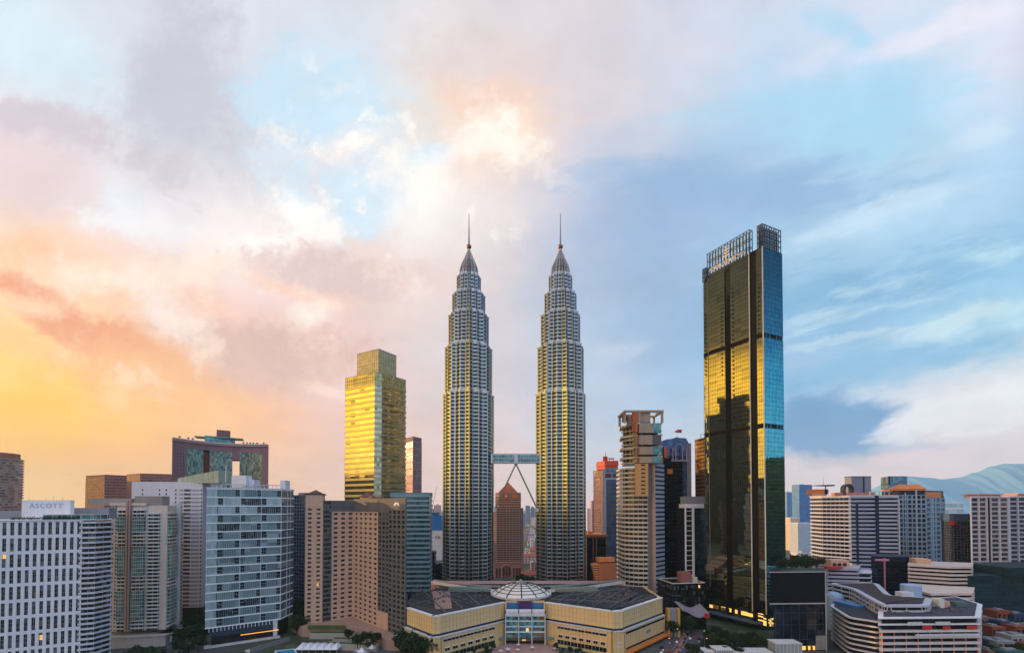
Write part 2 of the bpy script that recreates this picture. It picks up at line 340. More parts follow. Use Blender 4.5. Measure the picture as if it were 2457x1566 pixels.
black = W('black_cladding', (7,7,12), .5, .1, .05, 0, .25); dark = W('dark_interior', (22,26,32), .5); roofm = W('flat_roof', (110,108,110), .9, .25)
beige = W('beige_stone', (205,172,146))
cream = W('cream_panel', (224,194,142), .7, .14, .16); steel = W('brushed_steel', (205,205,205), .28, .08, .02, 0.9); pink = W('mauve_stone', (150,112,118)); brown = W('brown_panel', (150,105,90), .6)
terra = W('terracotta', (196,96,52)); orange = W('orange_panel', (222,128,60), .5); navy = W('navy_panel', (28,36,66), .4); bluew = W('blue_panel', (60,120,175), .6); redm = W('red_paint', (200,50,40))
greenm = W('lawn', (66,92,40), .95, .3); timber = W('timber_louvre', (176,104,62), .6)
paleblue = W('pale_blue_sign', (168,184,208)); slab_pink = W('pinkish_slab', (226,198,196))
g_dark = glassm('dark_window', [((24,34,40),5),((44,58,66),4),((12,18,22),4),((96,108,112),2),((120,112,98),1),((70,58,46),1)], .25, .1, (1.7,3.1), .02, 0, .003)
g_teal = glassm('teal_glass', [((84,138,136),3),((108,158,154),2),((60,108,110),2)], .35, .08, (2.4,3.4), .015)
g_tealdk = glassm('deep_teal_glass', [((26,66,70),3),((18,48,54),3),((44,90,92),1)], .8, .1, (2.0,4.1), .03)
g_blue = glassm('blue_glass', [((96,130,150),3),((120,150,168),2),((80,112,130),2)], .6, .12, (2.6,3.4), .02)
g_dusty = glassm('dusty_blue_blinds', [((116,142,144),4),((142,162,164),3),((92,118,122),3),((60,82,86),1)], .35, .22, (9.0,7.3), .01, 3)
g_navy = glassm('navy_glass', [((26,40,62),3),((40,58,84),2),((18,28,44),2)], .7, .1, (2.8,3.5), .02)
g_brown = glassm('bronze_glass', [((120,84,74),3),((96,66,62),2),((146,104,88),1)], .6, .15, (2.4,3.6), .02)

def grid_face(fr, L, z0, z1, nc, nr, wf, hf, wmb, wins, deep=0.45, cols=None, mi=0, e0=0.0, e1=0.0, skip=None):
    # a wall of piers and spandrels standing in front of recessed windows. e0/e1 = blank ends
    cw, rh = (L-e0-e1)/nc, (z1-z0)/nr
    ww, hh = cw*wf, rh*hf
    edges = []; a = 0.0
    for i in range(nc):
        c = e0 + cw*(i+.5); edges.append((a, c-ww/2)); a = c+ww/2
        for j in range(nr):
            zb = z0 + rh*j + (rh-hh)/2
            if skip and skip(i, j):
                wmb.fbox(fr, c-ww/2, c+ww/2, -deep, -0.004, zb, zb+hh, mi); continue
            (ox, oy), (ux, uy), (nx, ny) = fr
            wins.append((ox+ux*c-nx*deep*.8, oy+uy*c-ny*deep*.8, zb, atan2(uy, ux), ww, hh))
        for j in range(nr+1):
            zb = z0 + rh*j - (rh-hh)/2 if j else z0; zt = z0 + rh*j + (rh-hh)/2 if j < nr else z1
            wmb.fbox(fr, c-ww/2, c+ww/2, -deep, -0.004, zb, zt, mi)
    edges.append((a, L))
    for a, b in edges: wmb.fbox(fr, a, b, -deep, 0, z0, z1, mi)
def put_windows(root, wins, mats, name='window', limit=100, bars=1, barm=None):
    wins = sorted(wins, key=lambda w: (round((w[0]**2 + w[1]**2)**.5/40), -w[2]))
    cache = {}
    def wm(mb, w, h, fr):
        mb.fbox(fr, -w/2, w/2, -.06, 0, 0, h, 0)
        for k in range(1, bars+1): mb.fbox(fr, -w/2, w/2, 0, .07, h*k/(bars+1)-.12, h*k/(bars+1)+.12, 1)
        mb.fbox(fr, -.05, .05, 0, .05, 0, h, 1)
    bm_ = barm or dgrey
    for i, (x, y, z, a, w, h) in enumerate(wins[:limit]):
        key = (round(w,2), round(h,2))
        if key not in cache:
            mb = MB(); wm(mb, w, h, ((0,0),(1,0),(0,-1))); cache[key] = mb.mesh(name, [mats, bm_])
        inst(name, cache[key], root, (x, y, z), a)
    if len(wins) > limit:
        mb = MB()
        for (x, y, z, a, w, h) in wins[limit:]:
            n = len(mb.v); wm(mb, w, h, ((x,y),(cos(a),sin(a)),(sin(a),-cos(a))))
            for k in range(n, len(mb.v)): v = mb.v[k]; mb.v[k] = (v[0], v[1], v[2]+z)
        tag(mb.build(name, [mats, bm_], root), kind='stuff')
def bands(root, pts, z0, z1, n, frac, gl, sl, out=0.5, inset=0.0, gname='window_band', sname='floor_slab', mull=0, mm=None, mout=0.15, roof=True, mw=.12):
    # a storey = a band of glass and a slab edge standing proud of it; every storey is a part of its own
    pts = ccw(pts); fh = (z1-z0)/n; gh = fh*frac; r = wloc(root)
    gmb = MB(); gmb.prism(offset(pts, -inset) if inset else pts, 0, gh, cap=False); gme = gmb.mesh(gname, gl, (r[0], r[1], 0))
    smb = MB(); smb.prism(offset(pts, out), 0, fh-gh); sme = smb.mesh(sname, sl, (r[0], r[1], 0))
    for i in range(n):
        z = z0 + fh*i
        inst(gname, gme, root, (r[0], r[1], z)); inst(sname, sme, root, (r[0], r[1], z+gh))
    if mull:
        mb = MB()
        for i in range(len(pts)):
            fr, L = frame(pts[i], pts[(i+1) % len(pts)])
            if L < .8: continue
            k = max(1, round(L/mull))
            for j in range(k+1 if k > 1 else 1):
                a = L*j/k; mb.fbox(fr, a-mw, a+mw, -inset-.1, mout-inset, z0, z1)
        mb.build('mullion', mm or sl, root)
def solid(root, name, pts, z0, z1, m): 
    mb = MB(); mb.prism(ccw(pts), z0, z1); return mb.build(name, m, root)
def parapet(root, pts, z, h, m, t=.4, name='parapet', out=0.0):
    pts = ccw(pts); mb = MB(); mb.ring(offset(pts, out) if out else pts, offset(pts, out-t), z, z+h); return mb.build(name, m, root)
def text(root, name, s, pos, ang, size, m, depth=.12, spacing=1.0):
    c = bpy.data.curves.new(name, 'FONT'); c.body = s; c.size = size; c.extrude = depth; c.align_x = 'CENTER'; c.align_y = 'CENTER'; c.space_character = spacing; c.offset = size*.012
    t = bpy.data.objects.new('tmp', c); me = bpy.data.meshes.new_from_object(t); me.name = name
    bpy.data.objects.remove(t); me.materials.clear(); me.materials.append(m)
    for v in me.vertices: v.co = (v.co.x, -v.co.z, v.co.y)
    return inst(name, me, root, pos, ang)
def roof_plant(root, pts, z, m=None, n=5, seed=1, h=3.0):
    # plant boxes, tanks and pipes on a flat roof
    rr = random.Random(seed); pts = ccw(pts); cx = sum(p[0] for p in pts)/len(pts); cy = sum(p[1] for p in pts)/len(pts)
    for i in range(n):
        p = lerp((cx, cy), pts[rr.randrange(len(pts))], rr.uniform(.1, .6)); w, d, hh = rr.uniform(2, 6), rr.uniform(2, 5), rr.uniform(.5, 1)*h
        mb = MB(); mb.box(p[0]-w/2, p[0]+w/2, p[1]-d/2, p[1]+d/2, z, z+hh); mb.box(p[0]-w/2-.2, p[0]+w/2+.2, p[1]-d/2-.2, p[1]+d/2+.2, z+hh, z+hh+.25)
        mb.build('plant_box', m or grey, root)
# ================================================================ SETTING
def ground_mat():
    m, q, b = newmat('city_ground'); p = nn('ShaderNodeNewGeometry', q.nt).outputs['Position']
    a = q.noise(p, 0.006, 8, 0.65); c = q.noise(p, 0.05, 6, 0.7); v = nn('ShaderNodeTexVoronoi', q.nt); q.put(v.inputs['Vector'], p); v.inputs['Scale'].default_value = 0.022
    base = q.mix(q.step(a, .42, .6), lin((92,92,96)), lin((52,70,44)))
    base = q.mix(q.step(c, .5, .75, 0, .7), base, lin((128,116,110)))
    base = q.mix(0.25, base, v.outputs['Color'], 'MULTIPLY')
    q.put(b.inputs['Base Color'], base); b.inputs['Roughness'].default_value = .95; return m
gmat = ground_mat()
mb = MB(); N = 12
xs = [-11500,-6000,-2500,-900,-400,-100,100,400,900,2500,6000,11500]; ys = [-2500,-800,0,250,450,700,1100,2000,4000,7000,11000]
for i in range(len(xs)-1):
    for j in range(len(ys)-1): mb.poly([(xs[i],ys[j],0),(xs[i+1],ys[j],0),(xs[i+1],ys[j+1],0),(xs[i],ys[j+1],0)])
tag(mb.build('ground', gmat), kind='structure')
# distant hills on the right
def hills():
    ridge = [(2030,1216),(2080,1192),(2120,1160),(2150,1146),(2178,1142),(2225,1145),(2262,1149),(2300,1145),(2340,1133),(2380,1118),(2410,1112),(2457,1112),(2560,1104),(2700,1120),(2900,1160)]
    D0 = 8200; top = []
    rr = random.Random(4)
    for i in range(len(ridge)-1):
        for k in range(6):
            t = k/6; px = ridge[i][0]+(ridge[i+1][0]-ridge[i][0])*t; s = t*t*(3-2*t); py = ridge[i][1]+(ridge[i+1][1]-ridge[i][1])*s
            top.append((px, py))
    rows = [(-2600,0.0),(-1900,.28),(-1200,.55),(-600,.82),(0,1.0),(900,.8),(1800,.35),(2600,0)]
    vs = []; fs = []; n = len(top)
    for dyy, k in rows:
        for i, (px, py) in enumerate(top):
            x, y, z = P(px, py, D0); w = 1+ (0.0 if k in (0,1.0) else rr.uniform(-.13,.13))
            vs.append((x*(1+dyy/D0*.6), D0+dyy + (20*sin(i*.7) if k < 1 else 0), z*k*(1+(w-1)*.3) - (2 if k == 0 else 0)))
    for r in range(len(rows)-1):
        for i in range(n-1): fs.append((r*n+i, r*n+i+1, (r+1)*n+i+1, (r+1)*n+i))
    m, q, b = newmat('hill_haze_tint'); p = nn('ShaderNodeNewGeometry', q.nt).outputs['Position']
    q.put(b.inputs['Base Color'], q.mix(q.noise(p, .006, 8, .6), lin((104,164,196)), lin((112,172,202)))); b.inputs['Roughness'].default_value = 1; b.inputs['Specular IOR Level'].default_value = 0  # distance haze painted into the forest colour as pale blue
    mb = MB(); mb.v = vs; mb.f = fs; mb.mi = [0]*len(fs)
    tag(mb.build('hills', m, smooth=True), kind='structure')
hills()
asphalt = W('asphalt', (84,82,88), .9, .15); line_w = W('road_paint', (210,208,200), .7, .1)
def gp(px, py): D = gd(py); return (XY(px, D, py)[0], D)
def sheet(name, pts, z, m, kind='structure'):
    mb = MB(); mb.poly([(p[0], p[1], z) for p in ccw(pts)]); return tag(mb.build(name, m), kind=kind)
sheet('road', [gp(1440,1700), gp(1602,1530), gp(1640,1506), gp(1668,1500), gp(1690,1520), gp(1680,1566), gp(1640,1700)], .05, asphalt)
sheet('plaza', [gp(1150,1566+130), gp(1185,1543), gp(1335,1543), gp(1380,1566+130)], .04, W('plaza_paving', (176,138,128), .85, .3))
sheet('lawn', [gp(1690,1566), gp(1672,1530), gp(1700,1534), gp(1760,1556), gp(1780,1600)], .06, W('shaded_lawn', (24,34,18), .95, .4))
mbl = MB()
for (a, b_, w) in (((1580,1600),(1644,1518),.35),((1612,1600),(1656,1520),.35)):
    A, B = gp(*a), gp(*b_); fr, L = frame(A, B); k = 0
    while k < L: mbl.fbox(fr, k, min(k+3, L), -w/2, w/2, .054, .06); k += 6
tag(mbl.build('road_markings', line_w), kind='structure')
mb = MB(); A, B = gp(1600,1600), gp(1652,1512); fr, L = frame(A, B); mb.fbox(fr, 0, L, -1.1, 1.1, .05, .2); tag(mb.build('median_strip', W('kerb', (190,110,80))), kind='structure')

# ================================================================ TREES
def leafm(name, c):
    m, q, b = newmat(name); p = nn('ShaderNodeNewGeometry', q.nt).outputs['Position']
    w = nn('ShaderNodeObjectInfo', q.nt).outputs['Random']
    a = q.mix(q.noise(p, .5, 4, .6), lin(tuple(v*.62 for v in c)), lin(tuple(min(255, v*1.35) for v in c)))
    q.put(b.inputs['Base Color'], a); b.inputs['Roughness'].default_value = .8; b.inputs['Specular IOR Level'].default_value = .2; return m
leaf = leafm('foliage', (42,60,36)); bark = W('bark', (70,56,44), .9)
def tree_mesh(seed, R, H, n):
    rr = random.Random(seed); cl = []
    for i in range(11):
        a = rr.uniform(0, 2*pi); d = R*sqrt(rr.random())*.7; cl.append((d*cos(a), d*sin(a), H*rr.uniform(.45,.85), R*rr.uniform(.32,.55)))
    mb = MB()
    for i in range(n):
        c = rr.choice(cl); 
        while True:
            q = (rr.uniform(-1,1), rr.uniform(-1,1), rr.uniform(-1,1)); l = sqrt(sum(t*t for t in q))
            if .2 < l < 1: break
        k = (l**.4)/l; p = tuple(c[t]+q[t]*k*c[3]*(.8 if t == 2 else 1)*rr.uniform(.75,1.1) for t in range(3)); s = rr.uniform(.35,.8)*R/5
        u = [rr.gauss(0,1) for _ in range(3)]; v = [rr.gauss(0,1) for _ in range(3)]
        lu = sqrt(sum(t*t for t in u)); lv = sqrt(sum(t*t for t in v)); u = [t/lu*s for t in u]; v = [t/lv*s*.7 for t in v]
        mb.poly([tuple(p[t]-u[t] for t in range(3)), tuple(p[t]-v[t] for t in range(3)), tuple(p[t]+u[t] for t in range(3)), tuple(p[t]+v[t] for t in range(3))])
    tr = MB(); tr.tube((0,0,0), (0,0,H*.45), R*.09, R*.06, 7)
    for c in cl[:6]: tr.tube((0,0,H*.35), (c[0]*.7, c[1]*.7, c[2]), R*.05, R*.02, 5)
    return mb.mesh('crown', leaf), tr.mesh('trunk', bark)
TREES = [tree_mesh(s, R, H, n) for s, R, H, n in ((1,5.5,12,1100),(2,6.5,14,1300),(3,4.2,9,800))]
TK = [0]
def tree(x, y, label, group, sc_=1.0, z=0.0, v=None):
    TK[0] += 1; v = TK[0] % 3 if v is None else v
    t = thing('tree', (x, y, z), label, 'tree', group); t.scale = (sc_,)*3; t.rotation_euler = (0,0,TK[0]*1.7)
    for nm, me in zip(('crown','trunk'), TREES[v]):
        o = bpy.data.objects.new(nm, me); COL.objects.link(o); o.parent = t
def grove(spots, label, group, s=1.0, z=0.0):
    for k, (px, D) in enumerate(spots): x, y = XY(px, D, HY + (CAMZ-z)*FL/D); tree(x, y, label, group, s*(.85+.3*((k*37) % 10)/10), z)
grove([(318,300),(338,302),(356,298),(372,304),(392,300),(345,290),(378,291),(330,312)], 'dark green tree in the clump before the beige apartment tower', 'trees before the beige apartment tower', 1.2)
grove([(430,330),(442,345),(455,360),(470,372),(484,350),(450,322),(475,335),(462,380),(440,372),(488,378)], 'dark tree in the gap between the beige tower and the blue glass block', 'trees between the beige tower and the blue glass block', 1.15)
grove([(708,420),(716,400),(724,430),(730,410),(712,380),(722,385),(728,450),(708,440)], 'dark tree in the gap left of the beige hotel', 'trees left of the beige hotel', 1.4)
grove([(962,332),(978,326),(992,330),(1008,322),(985,314),(1000,308),(970,316),(1014,312)], 'bushy dark green tree at the foot of the cream mall\'s left corner', 'trees at the left corner of the mall', 1.35)
grove([(1150,338),(1166,334),(1182,338),(1138,330),(1170,326),(1335,338),(1352,334),(1370,330),(1388,326),(1346,326),(1402,322)], 'dark shrubby tree beside the mall entrance plaza', 'trees beside the mall entrance', .42)
grove([(1192,600),(1200,604),(1210,598),(1220,602),(1230,600),(1240,606)], 'small dark tree in front of the pyramid-topped tower base', 'trees before the pyramid tower', .9)
grove([(1262,560),(1270,566),(1278,560),(1256,572),(1284,570),(1274,552)], 'large dark tree between the pyramid tower and the right twin tower', 'trees right of the pyramid tower', 1.9)
grove([(1036,560),(1046,550),(1054,566),(1040,580),(1060,575),(1050,590)], 'dark tree left of the left twin tower base', 'trees left of the twin towers', 1.1)
grove([(1610,400),(1622,392),(1634,404),(1648,396),(1660,402),(1616,420),(1640,424),(1604,380),(1616,372),(1656,382),(1668,390)], 'dark tree beside the road in the shade left of the dark glass tower', 'trees left of the dark glass tower', 1.2)
grove([(1696,345),(1712,340),(1728,344),(1744,338),(1762,342),(1780,336),(1800,340),(1820,336),(1700,326),(1735,324),(1770,322),(1712,356),(1730,362),(1750,354),(1768,360),(1786,352),(1804,356),(1822,350),(1694,364),(1718,372),(1742,374),(1764,348),(1790,346),(1812,344)], 'small dark tree along the foot of the dark glass tower', 'trees at the foot of the dark glass tower', .75)
grove([(1655,316),(1662,322),(1670,312),(1648,308)], 'round bushy tree at the roadside in the foreground', 'foreground roadside trees', .75)
grove([(1888,372),(1900,380),(1912,374),(1924,380),(1936,372),(1948,378),(1960,374),(1880,384),(1908,392),(1932,392)], 'green tree on the terrace behind the black podium block', 'trees on the black podium', 1.0, 55.0)
grove([(850,345),(866,338),(880,344),(895,336),(905,342),(858,332),(884,328),(838,350)], 'small garden tree on the terrace at the foot of the beige hotel', 'trees on the hotel terrace', .7, 4.0)

# ================================================================ TWIN TOWERS
def star(R, rot=0.0, n=96, circ=.175, cc=.735):     # two crossed squares with a rounded bay in each inner corner
    out = []
    for i in range(n):
        t = 2*pi*i/n; ac, as_ = abs(cos(t)), abs(sin(t)); s = max(1/(ac+as_), .7071/max(ac, as_))
        q = abs((t % (pi/4)) - pi/8); d = circ**2 - (cc*sin(q))**2
        r = R*max(s, cc*cos(q) + sqrt(d) if d > 0 else 0); out.append((r*cos(t+rot), r*sin(t+rot)))
    return out
px_m = 510/FL
TOPS = [(940, 62), (825, 57.5), (748, 49), (699, 40), (658, 29.3)]
def twin_tower(px, label):
    x, y, _ = P(px, 1215, 510); r = (x, y, 0)
    t = thing('skyscraper', (x, y), label, 'skyscraper', 'twin towers'); return t
TT = {}
def tt_parts():
    # storey meshes in tower-local coordinates, shared by both towers: (name, mesh, z)
    out = []; z = 0.0; rot = radians(7)
    for k, (py, hw) in enumerate(TOPS):
        R = hw*px_m; z1 = ZZ(py, 510-R*.6, 1235); n = max(1, round((z1-z)/4.25)); fh = (z1-z)/n
        gmb = MB(); gmb.prism(star(R*.955, rot), 0, fh*.62, cap=False); gme = gmb.mesh('window_band', g_tealdk)
        smb = MB(); smb.prism(star(R*.985, rot), 0, fh*.34); smb.ring(star(R*1.012, rot), star(R*.96, rot), fh*.30, fh*.38); sme = smb.mesh('cladding_band', twin_steel)
        for i in range(n): out += [('window_band', gme, z+fh*i), ('cladding_band', sme, z+fh*i+fh*.62)]
        cmb = MB()
        for j in range(16):
            a = rot + (j*pi/8)
            s = .975 if j % 2 == 0 else .93
            c = (R*s*cos(a), R*s*sin(a))
            cmb.tube((c[0], c[1], z), (c[0], c[1], z1+.6), .42, .42, 6)
            for dd in (-.155, .155):
                a2 = rot + j*pi/8 + dd*(1 if j % 2 == 0 else 0)
                if j % 2 == 0: cmb.tube((R*.875*cos(a2), R*.875*sin(a2), z), (R*.875*cos(a2), R*.875*sin(a2), z1), .5, .5, 6)
        cmb.ring(star(R*1.02, rot), star(R*.9, rot), z1-.1, z1+.7); cmb.ring(star(R*.93, rot), star(R*.9, rot), z1+.7, z1+2.2)
        out.append(('fin_columns', cmb.mesh('fin_columns', twin_steel), 0.0)); z = z1
    # stepped crown
    c = MB(); cg = MB(); zz = z
    prof = [(657,23.5,.1),(648,21.5,.2),(640,19,.3),(634,16.2,.3),(628,13.2,.3),(622,10.4,.3),(616,8.2,.3),(611,6,.3),(606,3.8,.3)]
    for i, (py, hw, _) in enumerate(prof):
        R = hw*px_m; zt = ZZ(prof[i+1][0] if i < 8 else 601, 510, 1235); R2 = (prof[i+1][1] if i+1 < len(prof) else 2.6)*px_m
        c.ring(star(R*1.06, rot), star(R*.8, rot), zz, zz+.7); c.prism(star(R, rot), zz, zt, top=star(R*.90 if i < 8 else R*.6, rot))
        for j in range(16):
            a = rot + j*pi/8; c.tube((R*1.0*cos(a), R*1.0*sin(a), zz), (R*.92*cos(a), R*.92*sin(a), zt), .32, .28, 5)
        if i < 4:
            for j in range(16):
                a = rot + (j+.5)*pi/8; s = .83
                cg.tube((R*s*cos(a), R*s*sin(a), zz+.8), (R*.92*s*cos(a), R*.92*s*sin(a), zt-.2), .8, .7, 5)
        zz = zt
    out.append(('crown', c.mesh('crown', W('crown_steel', (158,148,146), .35, .1, .05, .8)), 0.0)); out.append(('crown_glazing', cg.mesh('crown_glazing', g_tealdk), 0.0))
    s = MB(); zb = ZZ(592, 510, 1235); s.lathe((0,0), [(1.5,zz-.5),(1.3,zb-2.8)], 16)
    out.append(('mast_neck', s.mesh('mast_neck', twin_steel), 0.0))
    s = MB(); s.lathe((0,0), [(3.0*sin(pi*k/14)+.01, zb-3.0*cos(pi*k/14)) for k in range(15)], 20); out.append(('ball', s.mesh('ball', W('ring_ball_metal', (150,110,90), .4, .1, .05, .6), smooth=True), 0.0))
    s = MB(); zt = ZZ(512, 510, 1235); s.lathe((0,0), [(1.15,zb+2.8),(.75,zb+14),(.35,zt-1.2),(.02,zt)], 12); s.lathe((0,0), [(.01,zt-1.6),(.7,zt-.9),(.01,zt-.2)], 10)
    out.append(('spire', s.mesh('spire', W('spire_metal', (150,138,134), .4, .05, .02, .5)), 0.0))
    return out
twin_steel = W('twin_tower_steel', (192,194,196), .27, .1, .04, 0.88)
TP = tt_parts()
for px, lab in ((1124, 'stainless steel twin tower with spire at the left end of the skybridge'), (1346, 'stainless steel twin tower with spire at the right end of the skybridge')):
    t = twin_tower(px, lab); x, y, _ = t.location
    for nm, me, z in TP: inst(nm, me, t, (x, y, z))
# skybridge
xl, xr = XY(1178, 505)[0], XY(1298, 505)[0]; xm = (xl+xr)/2; zt_, zb_ = ZZ(1090, 505), ZZ(1111, 505)
sb = thing('skybridge', (xm, 505, zb_), 'two-storey glazed skybridge with inverted V legs linking the twin towers', 'skybridge')
mb = MB(); mb.box(xl, xr, 500, 510, zb_, zb_+.9); mb.box(xl, xr, 500, 510, zt_-1.0, zt_); mb.box(xl, xr, 499.6, 510.4, (zb_+zt_)/2-.3, (zb_+zt_)/2+.3)
mb.box(xl, xl+2, 499, 511, zb_-.5, zt_+.3); mb.box(xr-2, xr, 499, 511, zb_-.5, zt_+.3); mb.box(xm-2, xm+2, 499, 511, zb_-.8, zt_+.6); mb.box(xl+2, xr-2, 501, 509, zt_, zt_+.8); mb.build('deck', twin_steel, sb)
for s_ in (0, 1):
    mb = MB(); mb.box((xl+2, xm+2)[s_], (xm-2, xr-2)[s_], 500.3, 509.7, zb_+.9, zt_-1.0); mb.build('glazing', g_teal, sb)
mb = MB(); k = xl+3
while k < xr-2: mb.box(k-.15, k+.15, 500.1, 500.3, zb_+.9, zt_-1); k += 3.1
mb.build('mullion', twin_steel, sb)
for s_ in (-1, 1):
    ex = XY(1238+s_*51, 505)[0]; mb = MB(); ez = ZZ(1220, 505)
    for yy_ in (501.5, 508.5): mb.tube((xm, yy_, zb_-.5), (ex, yy_, ez), .72, .72, 10)
    l = mb.build('leg', W('leg_steel', (140,140,142), .4, .1, .05, .5) if s_ < 0 else bpy.data.materials['leg_steel'], sb); m2 = MB(); m2.box(ex-1.8, ex+1.8, 499.5, 510.5, ez-3.5, ez+.5); m2.build('foot_bearing', steel, l)
# ================================================================ LEFT SIDE
# 1 white apartment hotel in the corner
A, B, M_, E = XY(-75,268), XY(199,290), XY(230,293), XY(268,303)
zt = ZZ(1247, 290, 199)
t = thing('hotel', lerp(A, E, .5), 'white slab hotel with tall paired dark windows and a blue-lettered rooftop sign board', 'hotel')
fr, L = frame(A, B); wmb = MB(); wins = []
grid_face(fr, L, 0, zt, 15, 10, .5, .8, wmb, wins)
back = quad(A, B, 22); wmb.prism(ccw(offset(ccw(back), -.45)), 0, zt-.1)
wmb.box
wmb.build('wall', white, t); put_windows(t, wins, g_dark, bars=2, barm=grey, limit=100)
EB = XY(258,322)
b1 = ccw([B, M_, E, EB, (B[0]-2, B[1]+22)])
bands(t, b1, 0, zt-1, 30, .62, g_dark, W('white_balcony', (206,206,214)), out=.9, gname='balcony_glazing', sname='balcony_slab', mull=4.2, mm=grey, mout=.1)
solid(t, 'roof_deck', offset(ccw([A, B, M_, E, EB, (A[0]-8, A[1]+21)]), .6), zt-.1, zt+.5, white)
# roof garden glass screens and planters
mb = MB(); mg = MB(); pts = [lerp(A,B,.62), lerp(A,B,.98), M_, E]
for i in range(3):
    f2, L2 = frame(pts[i], pts[i+1]); mg.fbox(f2, 0, L2, -2.2, -2.0, zt+.5, zt+3.4)
    k = 0
    while k <= L2: mb.fbox(f2, k-.12, k+.12, -2.0, -1.8, zt+.5, zt+3.6); k += 4.6
    mb.fbox(f2, 0, L2, -4.6, -1.2, zt+3.4, zt+3.8)
mg.build('glass_screen', g_teal, t); mb.build('pergola', offwhite, t)
rr = random.Random(5)
for k in range(14):
    p = lerp(A, B, .36+.62*k/14); m2 = MB()
    for q in range(60):
        c = (p[0]+rr.gauss(0,.8), p[1]+1.2+rr.gauss(0,.5), zt+.9+abs(rr.gauss(0,.6))); s_ = .4
        m2.poly([tuple(c[j]+rr.uniform(-s_,s_) for j in range(3)) for _ in range(4)])
    m2.build('roof_shrub', leaf, t)
# machine rooms and sign board
c0, c1 = XY(15,305), XY(160,312); solid(t, 'plant_room', quad(XY(95,314), XY(262,322), 8), zt, zt+8, grey)
solid(t, 'plant_room', quad(XY(-20,300), XY(52,304), 8), zt, zt+6, W('plant_screen', (150,150,160)))
sA, sB = XY(52,300), XY(169,303); sp = MB(); sp.prism(ccw(quad(sA, sB, 3)), zt+.5, ZZ(1199,300,52)); sg = sp.build('sign_board', white, t)
fr, L = frame(sA, sB); mid = lerp(sA, sB, .5)
text(sg, 'sign_lettering', 'ASCOTT', (mid[0]+fr[2][0]*.15, mid[1]+fr[2][1]*.15, ZZ(1213,300,110)), atan2(fr[1][1], fr[1][0]), 4.6, paleblue, .12, 1.25)
mb = MB()
for px in (70, 110, 128, 150): x, y = XY(px, 301); z = ZZ(1199,300,52); mb.tube((x,y,z),(x,y,z+rr.uniform(2,5)), .1, .06, 5)
mb.build('aerial', grey, t)

# 2 beige and green-glass apartment tower
A, B, E = XY(267,345), XY(402,352), XY(437,376); zt = ZZ(1206,350,330)
t = thing('apartment_tower', lerp(A, E, .5), 'beige apartment tower with stacked green glass bays beside the white slab hotel', 'apartment tower')
def at(px):
    f = (px-267)/135.0; return lerp(A, B, f)
fp = ccw([A, B, E, XY(428,400), XY(270,380)]); mb = MB(); mb.prism(offset(fp, -.5), 12, zt-2)
fr, L = frame(A, B); wins = []; q = lambda px: (px-267)/135.0*L
condow = W('condo_render', (214,196,184))
grid_face((A, fr[1], fr[2]), q(283), 12, zt-2, 2, 34, .45, .5, mb, wins)
mb.fbox(fr, q(283), q(353), -.5, 0, 12, zt-2); mb.fbox(fr, q(386), L, -.5, 0, 12, zt-2)
f2, L2 = frame(B, E); mb.fbox(f2, 0, L2, -.5, 0, 12, zt-2); mb.fbox(fr, q(267), q(353), -.6, 1.6, zt-2, zt)
mb.build('wall', condow, t)
m2 = MB(); m2.fbox(fr, q(306.5), q(311), 0, 2.6, 12, zt+1.5); m2.fbox(fr, q(313.5), q(317), 0, 2.6, 12, zt+1.5); m2.build('pilaster', W('brown_pilaster', (178,146,134)), t)
f34 = (zt-14)/34.0
def bay(fra, a0, a1, outw, secs):
    for (s0, s1, kind) in secs:
        z0, z1 = 12+f34*(34-s1), 12+f34*(34-s0)
        o_, u_, n_ = fra; pp = lambda a, b: (o_[0]+u_[0]*a+n_[0]*b, o_[1]+u_[1]*a+n_[1]*b)
        w = outw if kind == 'g' else outw*.35
        pts = [pp(a0, .02), pp(a0+.8, w), pp(a1-.8, w), pp(a1, .02)]
        if kind == 'g': bands(t, pts, z0, z1, s1-s0, .86, g_teal, condow, out=.12, gname='bay_glazing', sname='bay_slab', mull=1.6, mm=offwhite, mout=.08, mw=.06)
        else: bands(t, pts, z0, z1, s1-s0, .62, g_dark, offwhite, out=.9, gname='bay_glazing', sname='balcony_slab', mull=3.0, mm=offwhite, mout=.1)
SEC = [(1,3,'b'),(3,7,'g'),(7,11,'b'),(11,19,'g'),(19,23,'b'),(23,31,'g'),(31,34,'b')]
bay(fr, q(283), q(306), 2.0, SEC); bay(fr, q(318), q(350), 2.0, SEC)
bay(fr, q(354), q(385), 1.2, [(2,34,'b')])
bay(f2, L2*.05, L2*.55, 2.0, [(2,4,'b'),(4,8,'g'),(8,11,'b'),(11,20,'g'),(20,23,'b'),(23,32,'g'),(32,34,'b')]); bay(f2, L2*.68, L2*.98, 1.6, [(2,8,'g'),(8,11,'b'),(11,20,'g'),(20,34,'g')])
m2 = MB(); m2.fbox(f2, L2*.58, L2*.64, -.5, 3.0, 12, zt); m2.fbox(f2, L2*.60, L2*1.0, -3, 3.2, zt-.8, zt); m2.fbox(fr, q(360), q(384), -3, -2.4, zt-2, zt+5); m2.build('fin', offwhite, t)
put_windows(t, wins, g_dark)
m2 = MB(); m2.fbox(fr, q(318), q(385), -12, -2, zt-2, zt+5.5); m2.build('plant_room', W('louvre_grey', (150,138,136)), t)
m2 = MB(); m2.fbox(fr, q(205), q(306), -12, -4, zt-2, zt+3.5); m2.build('plant_room', W('louvre_grey2', (160,148,144)), t)
m2 = MB(); m2.fbox(fr, q(264), L+2, -14, 4, 0, 8); m2.fbox(fr, q(262), L+3, -15, 5, 8, 9); m2.fbox(f2, 0, L2+2, -5, 5, 8, 9)
for k in range(7): m2.fbox(f2, L2*k/7+.3, L2*k/7+1.2, 3, 4, 0, 8)
